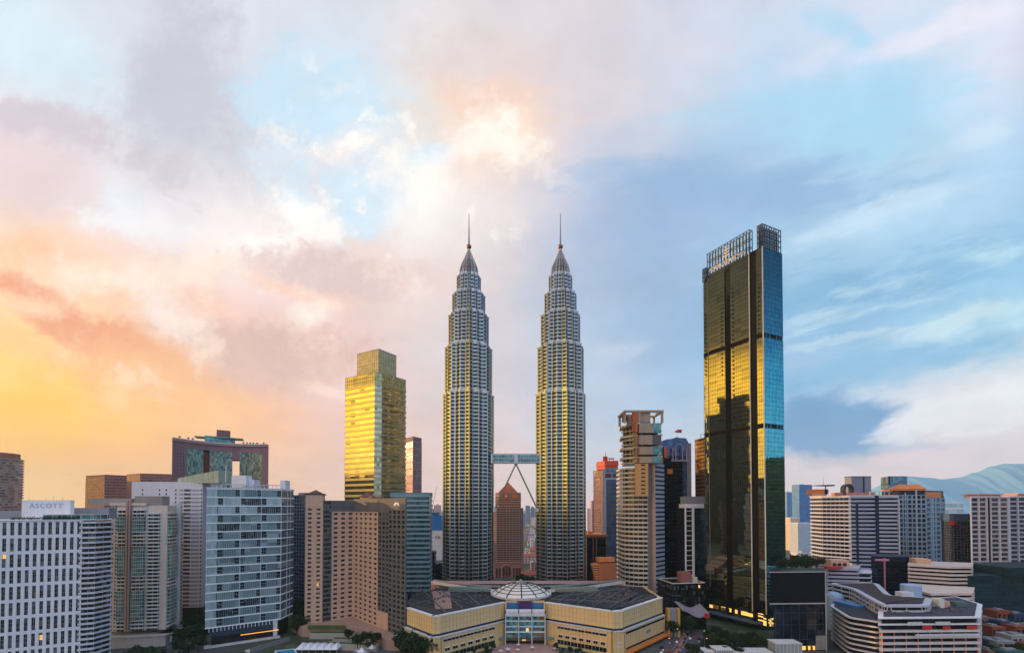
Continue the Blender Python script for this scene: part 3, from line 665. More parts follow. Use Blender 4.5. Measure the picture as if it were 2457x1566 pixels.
m2.build('podium', W('podium_stone', (190,184,184)), t)

# 3 white slab tower behind
A, B = XY(315,408), XY(486,412); E = XY(506,428); zt = ZZ(1158,409,400)
t = thing('office_tower', lerp(A, B, .5), 'white tower behind with a dark window strip and a sloping green glass roof wedge', 'office tower')
fr, L = frame(A, B); q = lambda px: (px-315)/171.0*L; mb = MB(); wins = []
fp = ccw([A, B, E, (E[0], E[1]+18), (A[0], A[1]+30)]); mb.prism(offset(fp, -.4), 16, zt)
fa = lambda px: ((fr[0][0]+fr[1][0]*q(px), fr[0][1]+fr[1][1]*q(px)), fr[1], fr[2])
n = 30; mb.fbox(fr, 0, q(440), -.45, 0, 16, zt); mb.fbox(fr, q(458), L, -.45, 0, 16, zt)
grid_face(fa(440), q(458)-q(440), 16, zt-5, 1, n, .94, .56, mb, wins, deep=.5); mb.fbox(fr, q(440), q(458), -.9, 0, zt-5, zt)
mb.build('wall', W('white_cladding', (208,206,216)), t)
f2, L2 = frame(B, E); m2 = MB(); m2.fbox(f2, 0, L2, -.5, .02, 16, zt); m2.build('side_wall', W('pale_grey_side', (190,188,204)), t)
m2 = MB(); rh = (zt-21)/n
for j in range(n):
    z = 16+rh*j
    for a0, a1 in ((q(430),q(439)),(q(459),q(479))): m2.fbox(fr, a0, a1, 0, .05, z+rh*.25, z+rh*.7)
    for px in (483,): m2.fbox(fr, q(px)-.6, q(px)+.6, 0, .06, z+rh*.3, z+rh*.75, 1)
for j in (n-1, n-2, n-3, n-4):
    z = 16+rh*j
    for px in (341, 382, 398, 421): m2.fbox(fr, q(px)-.6, q(px)+.6, 0, .06, z+rh*.3, z+rh*.8, 1)
m2.build('slot_windows', [W('grey_stripe', (150,152,168)), dark], t)
put_windows(t, wins, W('strip_window', (16,30,36), .3, .1, .05, 0, .3), bars=0)
a, b_, c_ = XY(425,414), XY(524,408), XY(556,424); z0 = zt; 
mb = MB(); zl, zr = ZZ(1146,410,425), ZZ(1128,410,524)
mb.hexa([(a[0],a[1],z0),(b_[0],b_[1],z0),(c_[0],c_[1],z0),(a[0],a[1]+12,z0),(a[0],a[1],zl),(b_[0],b_[1],zr),(c_[0],c_[1],zr),(a[0],a[1]+12,zl)])
mb.build('roof_wedge', glassm('pale_green_glass', [((150,170,156),1),((164,182,166),1)], .0, .3, (2,2.2)), t)
mb = MB(); f3, L3 = frame(a, b_)
for k in range(9): mb.fbox(f3, L3*k/8-.1, L3*k/8+.1, 0, .12, z0, zl+(zr-zl)*k/8)
for k in range(1,5): mb.fbox(f3, L3*max(0,(k*2.2-(zl-z0))/(zr-zl)), L3, 0, .1, z0+k*2.2-.08, z0+k*2.2+.08)
mb.build('mullion', grey, t)
parapet(t, offset(fp, -.2), zt, 1.2, W('white_trim', (200,200,206)))
solid(t, 'podium', offset(fp, 3), 0, 16, dark)  # podium coloured dark to stand for the tree shade there
mb = MB(); x, y = XY(541,400); z = ZZ(1130,400,541); mb.tube((x,y,zt),(x,y,ZZ(1117,400)), .35, .2, 6); mb.build('aerial', white, t)

# 4 blue-grey glazed apartment block
A, B, E = XY(497,342), XY(675,371), XY(704,391); zt = ZZ(1170,342,497)
t = thing('apartment_block', lerp(A, B, .5), 'blue-grey glazed apartment block with white floor lines and staggered dark balconies', 'apartment block')
fr, L = frame(A, B); NF = 16; zb = 16.0; fh = (zt-zb)/NF
fp = ccw([A, B, E, (E[0]-24, E[1]+10), (A[0]-6, A[1]+26)])
solid(t, 'core', offset(fp, -2.6), 0, zt, dark)
smb = MB(); smb.prism(offset(fp, .35), 0, .95); sme = smb.mesh('floor_slab', W('white_slab_edge', (236,238,242)), wloc(t)[:2]+(0,))
for j in range(NF+1): inst('floor_slab', sme, t, (wloc(t)[0], wloc(t)[1], zb+fh*j-.95))
cut = [0,.135,.2,.363,.417,.43,.44,.49,.657,.71,.715,.72,.785,.94,.99,1.0]
rr = random.Random(3)
g_loggia = glassm('loggia_glass', [((44,64,70),2),((22,34,40),3),((80,100,106),1)], .3, .12, (2.2,3))
g_pale = glassm('pale_blind_glass', [((158,176,180),3),((176,192,194),2)], .35, .22, (2.4,7.3), .01, 5)
g_pal2 = glassm('grey_blind_glass', [((110,134,138),3),((134,152,154),2)], .35, .2, (11,7.3), .01, 9)
fins = MB()
for j in range(NF):
    z0, z1 = zb+fh*j, zb+fh*(j+1)-.95
    if j == NF-1: z1 = zt - .95
    ev = (j % 2 == 0)
    dk = [(.135,.2),(.44,.49),(.72,.785)] if ev else [(.363,.417),(.657,.71),(.94,.992)]
    pan = []; a = 0.0
    for d in dk+[(1,1)]:
        if d[0] > a+.004: pan.append((a, d[0]))
        a = d[1]
    for i, (a0, a1) in enumerate(pan):
        segs = [(a0, a1)]
        if a0 == 0 and a1 > .13: segs = [(0,.128),(.135,a1)] if a1 > .14 else [(0, a1)]
        for s0, s1 in segs:
            mb = MB(); mb.fbox(fr, L*s0, L*s1, -.5, 0, z0, z1); mat = g_pale if s0 == 0 or (j > 12 and rr.random() < .5) else (g_loggia if rr.random() < .16 else (g_dusty if rr.random() < .6 else g_pal2))
            o = mb.build('glass_panel', mat, t)
            k = L*s0+1.5
            while k < L*s1-.3: fins.fbox(fr, k-.05, k+.05, 0, .06, z0, z1); k += 1.5
    mb = MB()
    for a0, a1 in dk:
        mb.fbox(fr, L*a0, L*a1, -2.4, -2.0, z0, z1, 1); mb.fbox(fr, L*a0+.1, L*a1-.1, -.3, -.2, z0, z0+1.1); mb.fbox(fr, L*(a0+a1)/2-.1, L*(a0+a1)/2+.1, -2.0, -1.8, z0, z1, 2)
        mb.fbox(fr, L*a0, L*a1, -2.0, -.1, z0+(z1-z0)*.5, z0+(z1-z0)*.5+.25, 2)
    mb.build('balcony', [g_blue, g_loggia, grey], t)
for a in (0, .43, .715, 1.0): fins.fbox(fr, L*a-.25, L*a+.25, -.1, .3, zb, zt)
f2, L2 = frame(B, E)
for j in range(NF):
    z0, z1 = zb+fh*j, zb+fh*(j+1)-.95
    mb = MB(); mb.fbox(f2, .3, L2*.46, -.5, 0, z0, z1); mb.fbox(f2, L2*.5, L2, -.5, 0, z0, z1); mb.build('side_glazing', g_blue if j % 3 else g_dusty, t)
fins.fbox(f2, L2*.46, L2*.5, -.3, .3, zb, zt); fins.fbox(f2, L2*.72, L2*.74, 0, .2, zb, zt); fins.build('mullion', W('pale_frame', (196,202,208)), t)
parapet(t, offset(fp, .6), zt, .6, white, 1.0)
mb = MB(); k = 0
while k < L-4: mb.fbox(fr, k+3, k+3.3, -6, -1, zt+.6, zt+3.2); k += 3
mb.fbox(fr, 10, L, -6, -5.6, zt+3.2, zt+3.6); mb.fbox(fr, 10, L, -1.2, -.8, zt+3.2, zt+3.6); mb.build('pergola', offwhite, t)
for (p0, p1, D, py) in ((555,590,362,1140),(590,609,366,1150),(672,684,380,1152)):
    solid(t, 'roof_room', quad(XY(p0,D), XY(p1,D), 8), zt, ZZ(py,D,p0), white)
m2 = MB(); m2.fbox(fr, 4, L-1, -4, -.5, 8, zb-.95); m2.build('podium', W('podium_navy', (46,60,78)), t)
m2 = MB(); m2.fbox(fr, -1, L, -5, 1.2, 0, 1.2); m2.fbox(fr, L*.9, L*.96, -.5, 0, 2, zb-.95); m2.build('plinth', offwhite, t)
for k in range(18): m2 = MB(); m2.fbox(fr, 2+k*2.6, 2.5+k*2.6, -.6, 0, 12, zb-.95); m2.build('column', white, t)
m2 = MB(); m2.fbox(fr, L*.45, L*.98, .2, .6, 6.5, 7.0); m2.build('light_strip', emitm('warm_lamp', (255,170,70), 1.2), t)

# 5 arched building with the curved slab roof
def q5(f):
    px = 411+232*f; d = 1/( (1-f)*(1-f)/650 + 2*f*(1-f)/735 + f*f/722); return XY(px, d)
zt = 221.0
t = thing('arch_tower', q5(.5), 'mauve stone and green glass tower with a tall slot opening under a curved roof deck', 'office tower')
def seg5(name, f0, f1, z0, z1, m, inn=0.0, dep=26.0):
    n = max(2, int((f1-f0)*24)); front_ = [q5(f0+(f1-f0)*i/n) for i in range(n+1)]; fr, L = frame(front_[0], front_[-1])
    nx, ny = 0.52, -.854
    pts = [(p[0]-nx*inn, p[1]-ny*inn) for p in front_]; bk = [(p[0]-nx*dep, p[1]-ny*dep) for p in reversed(front_)]
    mb = MB(); mb.prism(ccw(pts+bk), z0, z1); return mb.build(name, m, t)
gp_ = glassm('patchy_green_glass', [((92,112,106),3),((120,138,126),3),((66,82,78),2),((140,152,134),1)], .5, .12, (2.2,4.0), .02)
seg5('stone_pier', 0, .155, 90, 205, pink); seg5('stone_pier', .935, 1.0, 90, 205, pink)
seg5('glass_wall', .155, .325, 90, 200, gp_, .4); seg5('recessed_wall', .325, .39, 90, 198, W('rust_red_panel', (128,58,48)), 5); seg5('glass_wall', .39, .625, 90, 200, gp_, .4)
seg5('glass_wall', .70, .935, 90, 200, gp_, .4); seg5('link_beam', .625, .70, 187, 205, pink, .8); seg5('head_beam', .155, .625, 200, 209, pink); seg5('head_beam', .70, .935, 200, 209, pink); seg5('head_beam', 0, .155, 205, 209, pink); seg5('head_beam', .935, 1, 205, 209, pink); seg5('head_beam', .625, .70, 205, 209, pink)
seg5('roof_slab', 0, 1, 209, 212, W('mauve_roof_edge', (186,150,152)), -2.5, 29); seg5('roof_slab', .01, .99, 212, 213.5, offwhite, -3.5, 30)
aw = []
for f in [.015*i for i in range(1,10)]:
    p = q5(f); 
    if int(f*1000) % 30 == 0:
        for z in range(110, 205, 5): aw.append((p[0], p[1]-.5, z, -.3, 1.5, 2.3))
put_windows(t, aw, g_dark, bars=0)
p0, p1 = q5(.30), q5(.62); solid(t, 'roof_lounge', quad((p0[0],p0[1]+8), (p1[0],p1[1]+8), 14), 214, 224, g_teal); solid(t, 'lounge_canopy', quad((p0[0]-14,p0[1]+4), (p1[0]+14,p1[1]+5), 20), 221, 222.6, W('canopy_teal', (90,130,122)))
p0, p1 = q5(.40), q5(.545); solid(t, 'lift_tower', quad((p0[0],p0[1]+14), (p1[0],p1[1]+14), 12), 214, 236, W('lift_tower_mauve', (140,100,104)))
for f in (.14, .19, .72, .755, .79, .825, .86, .93, .05): p = q5(f); tree(p[0], p[1]+5, 'small roof tree silhouetted on the curved roof deck', 'trees on the curved roof deck', .42, 213.5, 2)

# 6 round balcony tower at the far left edge
x, y = XY(-12, 640); zt = ZZ(1096, 615, 0)
t = thing('round_tower', (x, y), 'round banded apartment tower cut by the left edge under the yellow sky', 'apartment tower')
bands(t, arc((x,y), 26.5, 0, 345, 23), 60, zt, 30, .6, glassm('apricot_glass', [((150,120,104),2),((186,160,140),2),((110,88,80),1)], .4, .2, (3,4)), W('dusty_balcony', (176,150,140)), out=1.4, gname='window_band', sname='balcony_slab')
solid(t, 'base', arc((x,y), 26.3, 0, 345, 23), 0, 60, brown); solid(t, 'crown', arc((x,y), 24, 0, 345, 23), zt, ZZ(1082,615,0), W('terracotta_crown', (170,110,96)))

# 7 two brown blocks
for (a, m_, b_, D, py, lab, seed) in ((205,250,303,880,1138,'bronze glass office block on the orange horizon, with a raised frame at its left', 1),(303,335,411,980,1135,'mauve glass office block just left of the arched tower', 2)):
    A, M_, E = XY(a, D+30), XY(m_, D), XY(E_, D+25) if False else XY(b_, D+25); zt = ZZ(py, D, m_)
    t = thing('office_block', M_, lab, 'office block', 'brown office blocks on the horizon')
    fp = tri3(A, M_, E); bands(t, fp, 40, zt-5, 22, .6, g_brown, W('brown_spandrel%d' % seed, (160,116,108)), out=.25, mull=6, mm=brown, mout=.3)
    solid(t, 'base', ccw(fp), 0, 40, brown); parapet(t, fp, zt-5, 5, W('rust_frame%d' % seed, (150,92,80)), 1.2, 'crown_frame'); roof_plant(t, fp, zt-5, brown, 4, seed, 4)
    if seed == 1: solid(t, 'side_block', ccw(quad(XY(204,D+45), XY(222,D+32), 20)), 0, zt-14, W('tan_side', (168,118,98)))
    else: solid(t, 'side_block', ccw(quad(XY(300,D-10), XY(340,D-8), 20)), 0, zt-18, W('tan_side2', (176,124,104)))

# 8 dark blue block behind the gap
A, B = XY(700,458), XY(738,452); zt = ZZ(1187,455,715)
t = thing('dark_block', A, 'dark blue block seen in the narrow gap left of the beige hotel', 'apartment block')
fp = ccw(quad(A, B, 24)); bands(t, fp, 0, zt, 34, .55, g_navy, W('blue_grey_wall', (70,86,110)), out=.3, mull=3.4, mm=W('blue_grey_pier', (90,104,124)), mout=.35, mw=.3); roof_plant(t, fp, zt, grey, 3, 3, 3)

# 9 beige stone hotel with two wings meeting at an inner corner
A, B, C, E1, E = XY(733,386), XY(775,390), XY(850,407), XY(907,374), XY(976,346); zt = ZZ(1199,370,900)
t = thing('grand_hotel', C, 'beige stone hotel of two wings at an inner corner, rows of small square windows', 'hotel')
hst = W('hotel_stone', (206,168,142)); hgr = W('hotel_grey_stone', (104,100,100)); wins = []; mb = MB(); mgx = MB()
f1, L1 = frame(A, B); grid_face(f1, L1, 8, zt-6, 2, 26, .42, .46, mb, wins); mb.fbox(f1, 0, L1, -.45, 0, zt-6, ZZ(1186,386,750)); 
mb.prism(ccw(offset(ccw(quad(A, B, 18)), -.46)), 0, ZZ(1186,386,750))
f2, L2 = frame(B, C); k = .28*L2
grid_face(f2, k, 8, zt, 1, 26, .8, .62, mgx, wins); fx = ((f2[0][0]+f2[1][0]*k, f2[0][1]+f2[1][1]*k), f2[1], f2[2])
grid_face(fx, L2-k, 8, zt-10, 3, 23, .5, .46, mb, wins); mgx.fbox(fx, 0, L2-k, -.45, 0, zt-10, zt-6); mgx.fbox(fx, 0, L2-k, -.45, .3, zt-6, zt)
mb.prism(ccw(offset(ccw(quad(B, C, 20)), -.5)), 0, zt-.2)
f3, L3 = frame(C, E1); grid_face(f3, L3, 8, zt-10, 5, 23, .5, .46, mb, wins); mgx.fbox(f3, 0, L3, -.45, .3, zt-10, zt)
f4, L4 = frame(E1, E); k = L4*.42
grid_face(f4, k, 22, zt-10, 3, 22, .66, .6, mgx, wins); mgx.fbox(f4, 0, k, -.45, 0, zt-10, zt); mb.fbox(f4, 0, k, -.45, 0.01, 0, 22)
fx = ((f4[0][0]+f4[1][0]*k, f4[0][1]+f4[1][1]*k), f4[1], f4[2])
fx2 = ((fx[0][0]+fx[2][0]*1.2, fx[0][1]+fx[2][1]*1.2), fx[1], fx[2])
grid_face(fx2, L4-k, 4, zt-8, 4, 26, .62, .62, mgx, wins, deep=1.2); mgx.fbox(fx2, 0, L4-k, -1.2, 0, zt-8, zt+1); mgx.fbox(fx2, -.01, L4-k, -1.2, .02, 0, 4)
full = ccw([C, E1, E, XY(972,372), (C[0]+22, C[1]+16)]); mb.prism(offset(full, -.5), 0, zt-.3)
mb.build('stone_wall', hst, t); mgx.build('grey_wall', hgr, t); put_windows(t, wins, g_dark, bars=1)
parapet(t, offset(full, .3), zt, 1.4, hgr); 
cc_ = lerp(A, B, .5); mb = MB(); zt2 = ZZ(1186,386,750); rf = offset(ccw(quad(A, B, 18)), .6); cx_ = sum(p[0] for p in rf)/4; cy_ = sum(p[1] for p in rf)/4
mb.prism(rf, zt2, zt2+1.0); mb.prism([lerp(p, (cx_,cy_), .2) for p in rf], zt2+1, zt2+4.4, top=[lerp(p, (cx_,cy_), .95) for p in rf]); mb.build('pyramid_roof', W('roof_copper', (92,66,60)), t)
solid(t, 'roof_room', quad((C[0]+6,C[1]-2), (C[0]+20,C[1]-12), 10), zt, zt+3.5, brown)
mb = MB(); x, y = C[0]+13, C[1]-2; rf = [(x-6,y-6),(x+6,y-6),(x+6,y+6),(x-6,y+6)]; mb.prism(rf, zt+3.5, zt+8, top=[(x-.2,y-.2),(x+.2,y-.2),(x+.2,y+.2),(x-.2,y+.2)]); mb.build('pyramid_roof', W('roof_copper2', (120,76,60)), t)
def fan_logo(pos, fr, r):            # white fan emblem
    m3 = MB(); o_, u_, n_ = fr
    for i in range(9):
        a = radians(200+(-220)*i/8) ; a = radians(-10+200*i/8)
        d0, w = r, .16
        p = lambda rad, ang: (pos[0]+u_[0]*rad*cos(ang)+n_[0]*.2, pos[1]+u_[1]*rad*cos(ang)+n_[1]*.2, pos[2]+.6*rad*sin(ang)-.1)
        m3.poly([p(.2*r, a), p(d0, a-w), p(d0*1.08, a), p(d0, a+w)])
    return m3.build('fan_emblem', emitm('emblem_white', (236,232,222), .25), t)
fp_ = lerp(fx2[0], (fx2[0][0]+fx2[1][0]*(L4-k), fx2[0][1]+fx2[1][1]*(L4-k)), .5); fan_logo((fp_[0], fp_[1], zt-4.2), fx2, 3.6)
fan_logo((cc_[0]-1, cc_[1], zt-3.5), f1, 1.8)
# terrace podium
th = thing('terrace', lerp(A, E, .5), 'stone terrace with planted beds running along the foot of the beige hotel', 'terrace')
mb = MB(); pts = [XY(700,392), XY(728,372), XY(860,372), XY(930,338), XY(980,336), XY(985,352), XY(850,412), XY(730,396)]; mb.prism(ccw(pts), 0, 8.0); mb.build('terrace_wall', W('terrace_stone', (176,140,124)), th)
mb = MB(); mb.prism(ccw([XY(740,368), XY(830,368), XY(832,376), XY(742,377)]), 8.0, 8.8); mb.build('planting_bed', greenm, th)
for (p0, D0, p1, D1) in ((745,366,852,366),(800,350,905,350),(780,340,905,334)):
    m3 = MB(); f9, L9 = frame(XY(p0,D0), XY(p1,D1)); m3.fbox(f9, 0, L9, -5, 0, 0.1, 5.0); m3.build('terrace_step', W('terrace_pale', (170,160,152)), th); m3 = MB(); m3.fbox(f9, 1, L9-1, -2.5, -.3, 5.0, 5.6); m3.build('planting_bed', greenm, th)
# ================================================================ CENTRE
# 10 gold-reflecting office tower
A, B, E = XY(827,526), XY(903,500), XY(972,533); zt = ZZ(893,500,903)
t = thing('office_tower', B, 'tall glass office tower glowing gold on its left face, smaller glass box on top', 'office tower')
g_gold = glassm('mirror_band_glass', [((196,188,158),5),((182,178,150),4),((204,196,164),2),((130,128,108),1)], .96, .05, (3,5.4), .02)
fp = ccw(tri3(A, B, E)); fb_ = [lerp(A, B, 0)] 
ch = ccw([A, lerp(A,B,.93), lerp(B,E,.16), E, (A[0]+E[0]-B[0], A[1]+E[1]-B[1])])
solid(t, 'base', ch, 0, 60, dark)
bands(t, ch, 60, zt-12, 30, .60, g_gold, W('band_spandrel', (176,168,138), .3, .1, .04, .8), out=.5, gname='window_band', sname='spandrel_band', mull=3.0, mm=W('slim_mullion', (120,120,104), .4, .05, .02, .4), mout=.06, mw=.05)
cg = glassm('screen_glass', [((196,184,128),2),((170,166,120),2),((206,192,132),1)], .6, .2, (3.2,3.2), .02)
mb = MB(); mb.ring(ch, offset(ch, -.5), zt-12, zt+1); mb.build('crown_screen', cg, t)
mb = MB()
for i in range(len(ch)):
    f9, L9 = frame(ch[i], ch[(i+1)%len(ch)]); n9 = max(1, int(L9/3.2))
    for k in range(n9+1): mb.fbox(f9, L9*k/n9-.08, L9*k/n9+.08, 0, .2, zt-12, zt+1)
    for z in (zt-12, zt-8, zt-4, zt+.8): mb.fbox(f9, 0, L9, 0, .25, z-.12, z+.12)
mb.build('screen_frame', W('frame_olive', (110,108,84)), t)
solid(t, 'roof', offset(ch, -.6), zt-13, zt-9, grey)
a, b_, c_ = XY(855,530), XY(906,512), XY(949,536); bx = ccw(tri3(a, b_, c_)); z2 = ZZ(837,512,904)
solid(t, 'top_box', bx, zt-10, z2, glassm('top_box_glass', [((206,192,146),2),((190,180,138),2)], .3, .3, (2.2,3.4), .01))
mb = MB()
for i in range(4):
    f9, L9 = frame(bx[i], bx[(i+1)%4]); 
    for k in range(12): mb.fbox(f9, L9*k/11-.07, L9*k/11+.07, 0, .15, zt-9, z2)
    for k in range(6): z = zt-9+(z2-zt+9)*k/5; mb.fbox(f9, 0, L9, 0, .18, z-.1, z+.1)
mb.build('top_box_frame', W('frame_tan', (140,132,108)), t); parapet(t, bx, z2, .6, offwhite, .5, out=.3)

# 11 slender mauve tower behind it
A, M_, E = XY(968,925), XY(990,890), XY(1011,915); zt = ZZ(1046,890,990)
t = thing('slender_tower', M_, 'slender mauve tower standing just right of the gold glass tower', 'office tower'); fp = ccw(tri3(A, M_, E))
bands(t, fp, 60, zt-9, 13, .9, glassm('mauve_glass', [((128,98,104),3),((150,116,118),2),((104,80,90),2)], .5, .2, (2.4,11), .02), W('mauve_band', (178,146,146)), out=.4, mull=3.2, mm=W('mauve_fin', (166,122,116)), mout=.4, mw=.22)
solid(t, 'base', fp, 0, 60, brown); parapet(t, fp, zt-9, 9, W('mauve_screen', (138,100,100)), .7, 'crown_screen')

# 12 teal and white striped office block
A, B = XY(938,512), XY(1030,515); E = XY(1036,530); zt = ZZ(1181,515,1000)
t = thing('office_block', A, 'teal office block with pale horizontal stripes between the beige hotel and the left twin tower', 'office block')
fp = ccw([A, B, E, (E[0]-6, E[1]+26), (A[0], A[1]+34)])
bands(t, fp, 8, zt-3, 21, .58, glassm('stripe_teal_glass', [((66,104,116),3),((86,128,138),3),((44,76,88),2)], .6, .12, (2.8,5.5), .02), W('stripe_teal', (128,160,170), .45), out=.9, mull=2.9, mm=W('stripe_mullion', (90,120,130)), mout=.1, mw=.06)
parapet(t, fp, zt-3, 3, W('teal_rim', (110,146,156)), .8, out=.9); solid(t, 'ground_floor', offset(fp, -2), 0, 8, dark)
for k in range(8): m2 = MB(); p = lerp(A, B, k/7); m2.tube((p[0],p[1]-.2,0), (p[0],p[1]-.2,8), .5, .5, 8); m2.build('column', grey, t)

# 13 white building with the lettered wall, wrapped in blue on top
A, B = XY(1032,900), XY(1062,905); zt = ZZ(1272,900,1045)
t = thing('unfinished_tower', A, 'narrow white-walled block with a red and blue sign, topped by blue netting', 'building')
solid(t, 'wall', quad(A, B, 30), 0, zt, W('warm_white', (226,216,212)))
solid(t, 'netting', quad(lerp(A,B,.02), lerp(A,B,.98), 28), zt, ZZ(1236,900,1045), W('blue_netting', (60,128,190), .9)); solid(t, 'netting', quad(lerp(A,B,.1), lerp(A,B,.75), 20), ZZ(1236,900), ZZ(1229,900), W('blue_netting_dark', (48,92,150), .9))
mb = MB(); f9, L9 = frame(A, B)
for k in range(7): mb.fbox(f9, L9*k/6-.15, L9*k/6+.15, 0.05, .3, zt, ZZ(1236,900)+2)
for k in range(6): mb.fbox(f9, 0, L9, 0.05, .25, zt+k*5.5, zt+k*5.5+.3)
mb.build('scaffold', W('scaffold_blue', (40,80,140)), t)
p = lerp(A, B, .5); text(t, 'sign_lettering', 'B', (p[0]-6, p[1]-.4, ZZ(1289,900)), 0, 8.5, redm, .2); text(t, 'sign_lettering', 'S', (p[0], p[1]-.4, ZZ(1289,900)), 0, 8.5, W('sign_blue', (40,50,130)), .2); text(t, 'sign_lettering', 'R', (p[0]+6, p[1]-.4, ZZ(1289,900)), 0, 8.5, redm, .2)
# crane
x, y = XY(1038,1100); t = thing('tower_crane', (x, y), 'thin tower crane jib rising behind the striped teal block', 'crane'); z1 = ZZ(1222,1100)
mb = MB(); mb.tube((x,y,0),(x,y,z1), 1.0, 1.0, 4); mb.build('mast', grey, t); mb = MB(); mb.tube((x-2,y,z1),(x+11,y,ZZ(1166,1100)), .7, .4, 4); mb.tube((x,y,z1),(x-6,y,z1+5), .7, .5, 4); mb.build('jib', grey, t)
# dark slabs by the towers' foot
for px0, px1, D, py, lab in ((1033,1043,600,1324,'small dark block at the foot of the white lettered building'),(1046,1063,620,1352,'low navy block beside the left twin tower base')):
    A, B = XY(px0,D), XY(px1,D); t = thing('low_block', A, lab, 'building'); fp = ccw(quad(A,B,14)); z9 = ZZ(py,D,px0); bands(t, fp, 0, z9, 8, .6, g_navy, navy, out=.2); roof_plant(t, fp, z9, grey, 2, px0, 2)

# 16 pyramid-topped tower between the twins
D = 690; xc = XY(1219, D)[0]; K = D/FL
t = thing('pyramid_tower', (xc, D+20), 'brown granite tower with a copper pyramid roof seen between the twin towers', 'skyscraper')
def sq(hw, ch_, cy=D+22): 
    h = hw*K; c = ch_*K; x, y = xc, cy
    return [(x-h+c,y-h),(x+h-c,y-h),(x+h,y-h+c),(x+h,y+h-c),(x+h-c,y+h),(x-h+c,y+h),(x-h,y+h-c),(x-h,y-h+c)]
gran = W('brown_granite', (186,146,130)); gg = glassm('granite_glass', [((78,58,60),3),((60,46,54),2),((112,80,72),2)], .4, .12, (3,5), .03)
zs = ZZ(1218, D-3); zb2 = ZZ(1262,D-3); zt = ZZ(1181, D)
solid(t, 'base', sq(37,6), 0, ZZ(1348,D), W('rose_granite', (186,134,122)))
bands(t, sq(36,9), ZZ(1348,D), zs, 24, .55, gg, gran, out=.5, mull=5, mm=gran, mout=.5, mw=.4)
bands(t, sq(30.5,9), zs, zt-5, 5, .6, glassm('amber_glass', [((170,104,64),1),((140,84,56),1)], .8, .12, (3,5), .02), gran, out=.5, mull=4, mm=gran, mout=.3, mw=.3)
solid(t, 'cornice', sq(31,9), zt-5, zt, W('cornice_granite', (170,124,108)))
b0 = sq(24,.2); b1_ = [(xc+(p[0]-xc)*.03, D+22+(p[1]-D-22)*.03) for p in b0]; mb = MB(); mb.prism(b0, zt, ZZ(1155,D), top=b1_); mb.build('pyramid_roof', W('copper_roof', (196,104,60), .45, .15, .1, .3), t)
mb = MB()
for k in range(9):
    s_ = 1-k/9.0; z = zt+(ZZ(1155,D)-zt)*k/9.0; r9 = [(xc+(p[0]-xc)*s_*1.015, D+22+(p[1]-D-22)*s_*1.015) for p in b0]; r8 = [(xc+(p[0]-xc)*s_*.97, D+22+(p[1]-D-22)*s_*.97) for p in b0]; mb.ring(r9, r8, z, z+.35)
mb.build('roof_ribs', W('copper_rib', (150,78,48)), t)
yf = D+22-36*K-.9; yu = D+22-30.5*K-.9
px2x = lambda px: XY(px, yf)[0]
mb = MB(); mb.box(px2x(1210), px2x(1219), yu-.5, yu, ZZ(1195,yu), ZZ(1183.5,yu)); mb.build('sign_panel', W('sign_orange', (216,96,44)), t)
mb = MB(); x0 = px2x(1214.5); z0 = ZZ(1189.2,yu); 
ring_ = [(x0+2.0*cos(2*pi*k/16), yu-.55, z0+2.5*sin(2*pi*k/16)) for k in range(16)]; mb.poly(ring_); mb.build('sign_emblem', W('emblem_cream', (240,226,210)), t)
mb = MB()
for (s0, s1, s2, s3) in ((1212.6,1216.4,1192,1191.2),(1213,1216,1187.2,1186.4)): mb.box(px2x(s0), px2x(s1), yu-.75, yu-.6, ZZ(s2,yu), ZZ(s3,yu))
mb.box(px2x(1214), px2x(1215), yu-.75, yu-.6, ZZ(1191,yu), ZZ(1187.2,yu)); mb.build('emblem_stroke', W('emblem_orange', (214,84,40)), t)
mb = MB(); mb.box(px2x(1229), px2x(1243), yu-.3, yu, ZZ(1193.5,yu), ZZ(1187,yu)); mb.build('gold_sign_band', W('gold_band', (222,140,60), .4, .1, .05, .4), t)
# arched base front
mb = MB(); xa = XY(1216, yf-2)[0]
for k in range(13):
    a0, a1 = pi*k/13, pi*(k+1)/13; r0, r1 = 7.5, 9.2; zc = ZZ(1366,yf)
    mb.hexa([(xa+r1*cos(a1),yf-2.2,zc+r1*sin(a1)),(xa+r1*cos(a0),yf-2.2,zc+r1*sin(a0)),(xa+r1*cos(a0),yf-1,zc+r1*sin(a0)),(xa+r1*cos(a1),yf-1,zc+r1*sin(a1)),(xa+r0*cos(a1),yf-2.2,zc+r0*sin(a1)),(xa+r0*cos(a0),yf-2.2,zc+r0*sin(a0)),(xa+r0*cos(a0),yf-1,zc+r0*sin(a0)),(xa+r0*cos(a1),yf-1,zc+r0*sin(a1))])
mb.box(xa-9.2, xa-7.5, yf-2.2, yf-1, 0, zc); mb.box(xa+7.5, xa+9.2, yf-2.2, yf-1, 0, zc)
for px in (1192,1200,1232,1240,1247): x = XY(px,yf)[0]; mb.box(x-1.6, x+1.6, yf-1.2, yf-.6, zc-12, zc-11.5); mb.box(x-1.6,x+1.6,yf-1.2,yf-.6, zc+3, zc+3.6)
mb.box(xa-22, xa+29, yf-1.3, yf-.5, zc+11, zc+12.4); mb.build('arched_portal', W('portal_granite', (222,160,140)), t)
mb = MB()
for px in (1192,1200,1232,1240,1247): x = XY(px,yf)[0]; mb.box(x-1.3, x+1.3, yf-.9, yf-.5, zc-11.5, zc+3)
for k in (-4.5,0,4.5): mb.box(xa+k-1.2, xa+k+1.2, yf-1.1, yf-.5, 2, zc+4)
mb.build('tall_windows', g_brown, t)

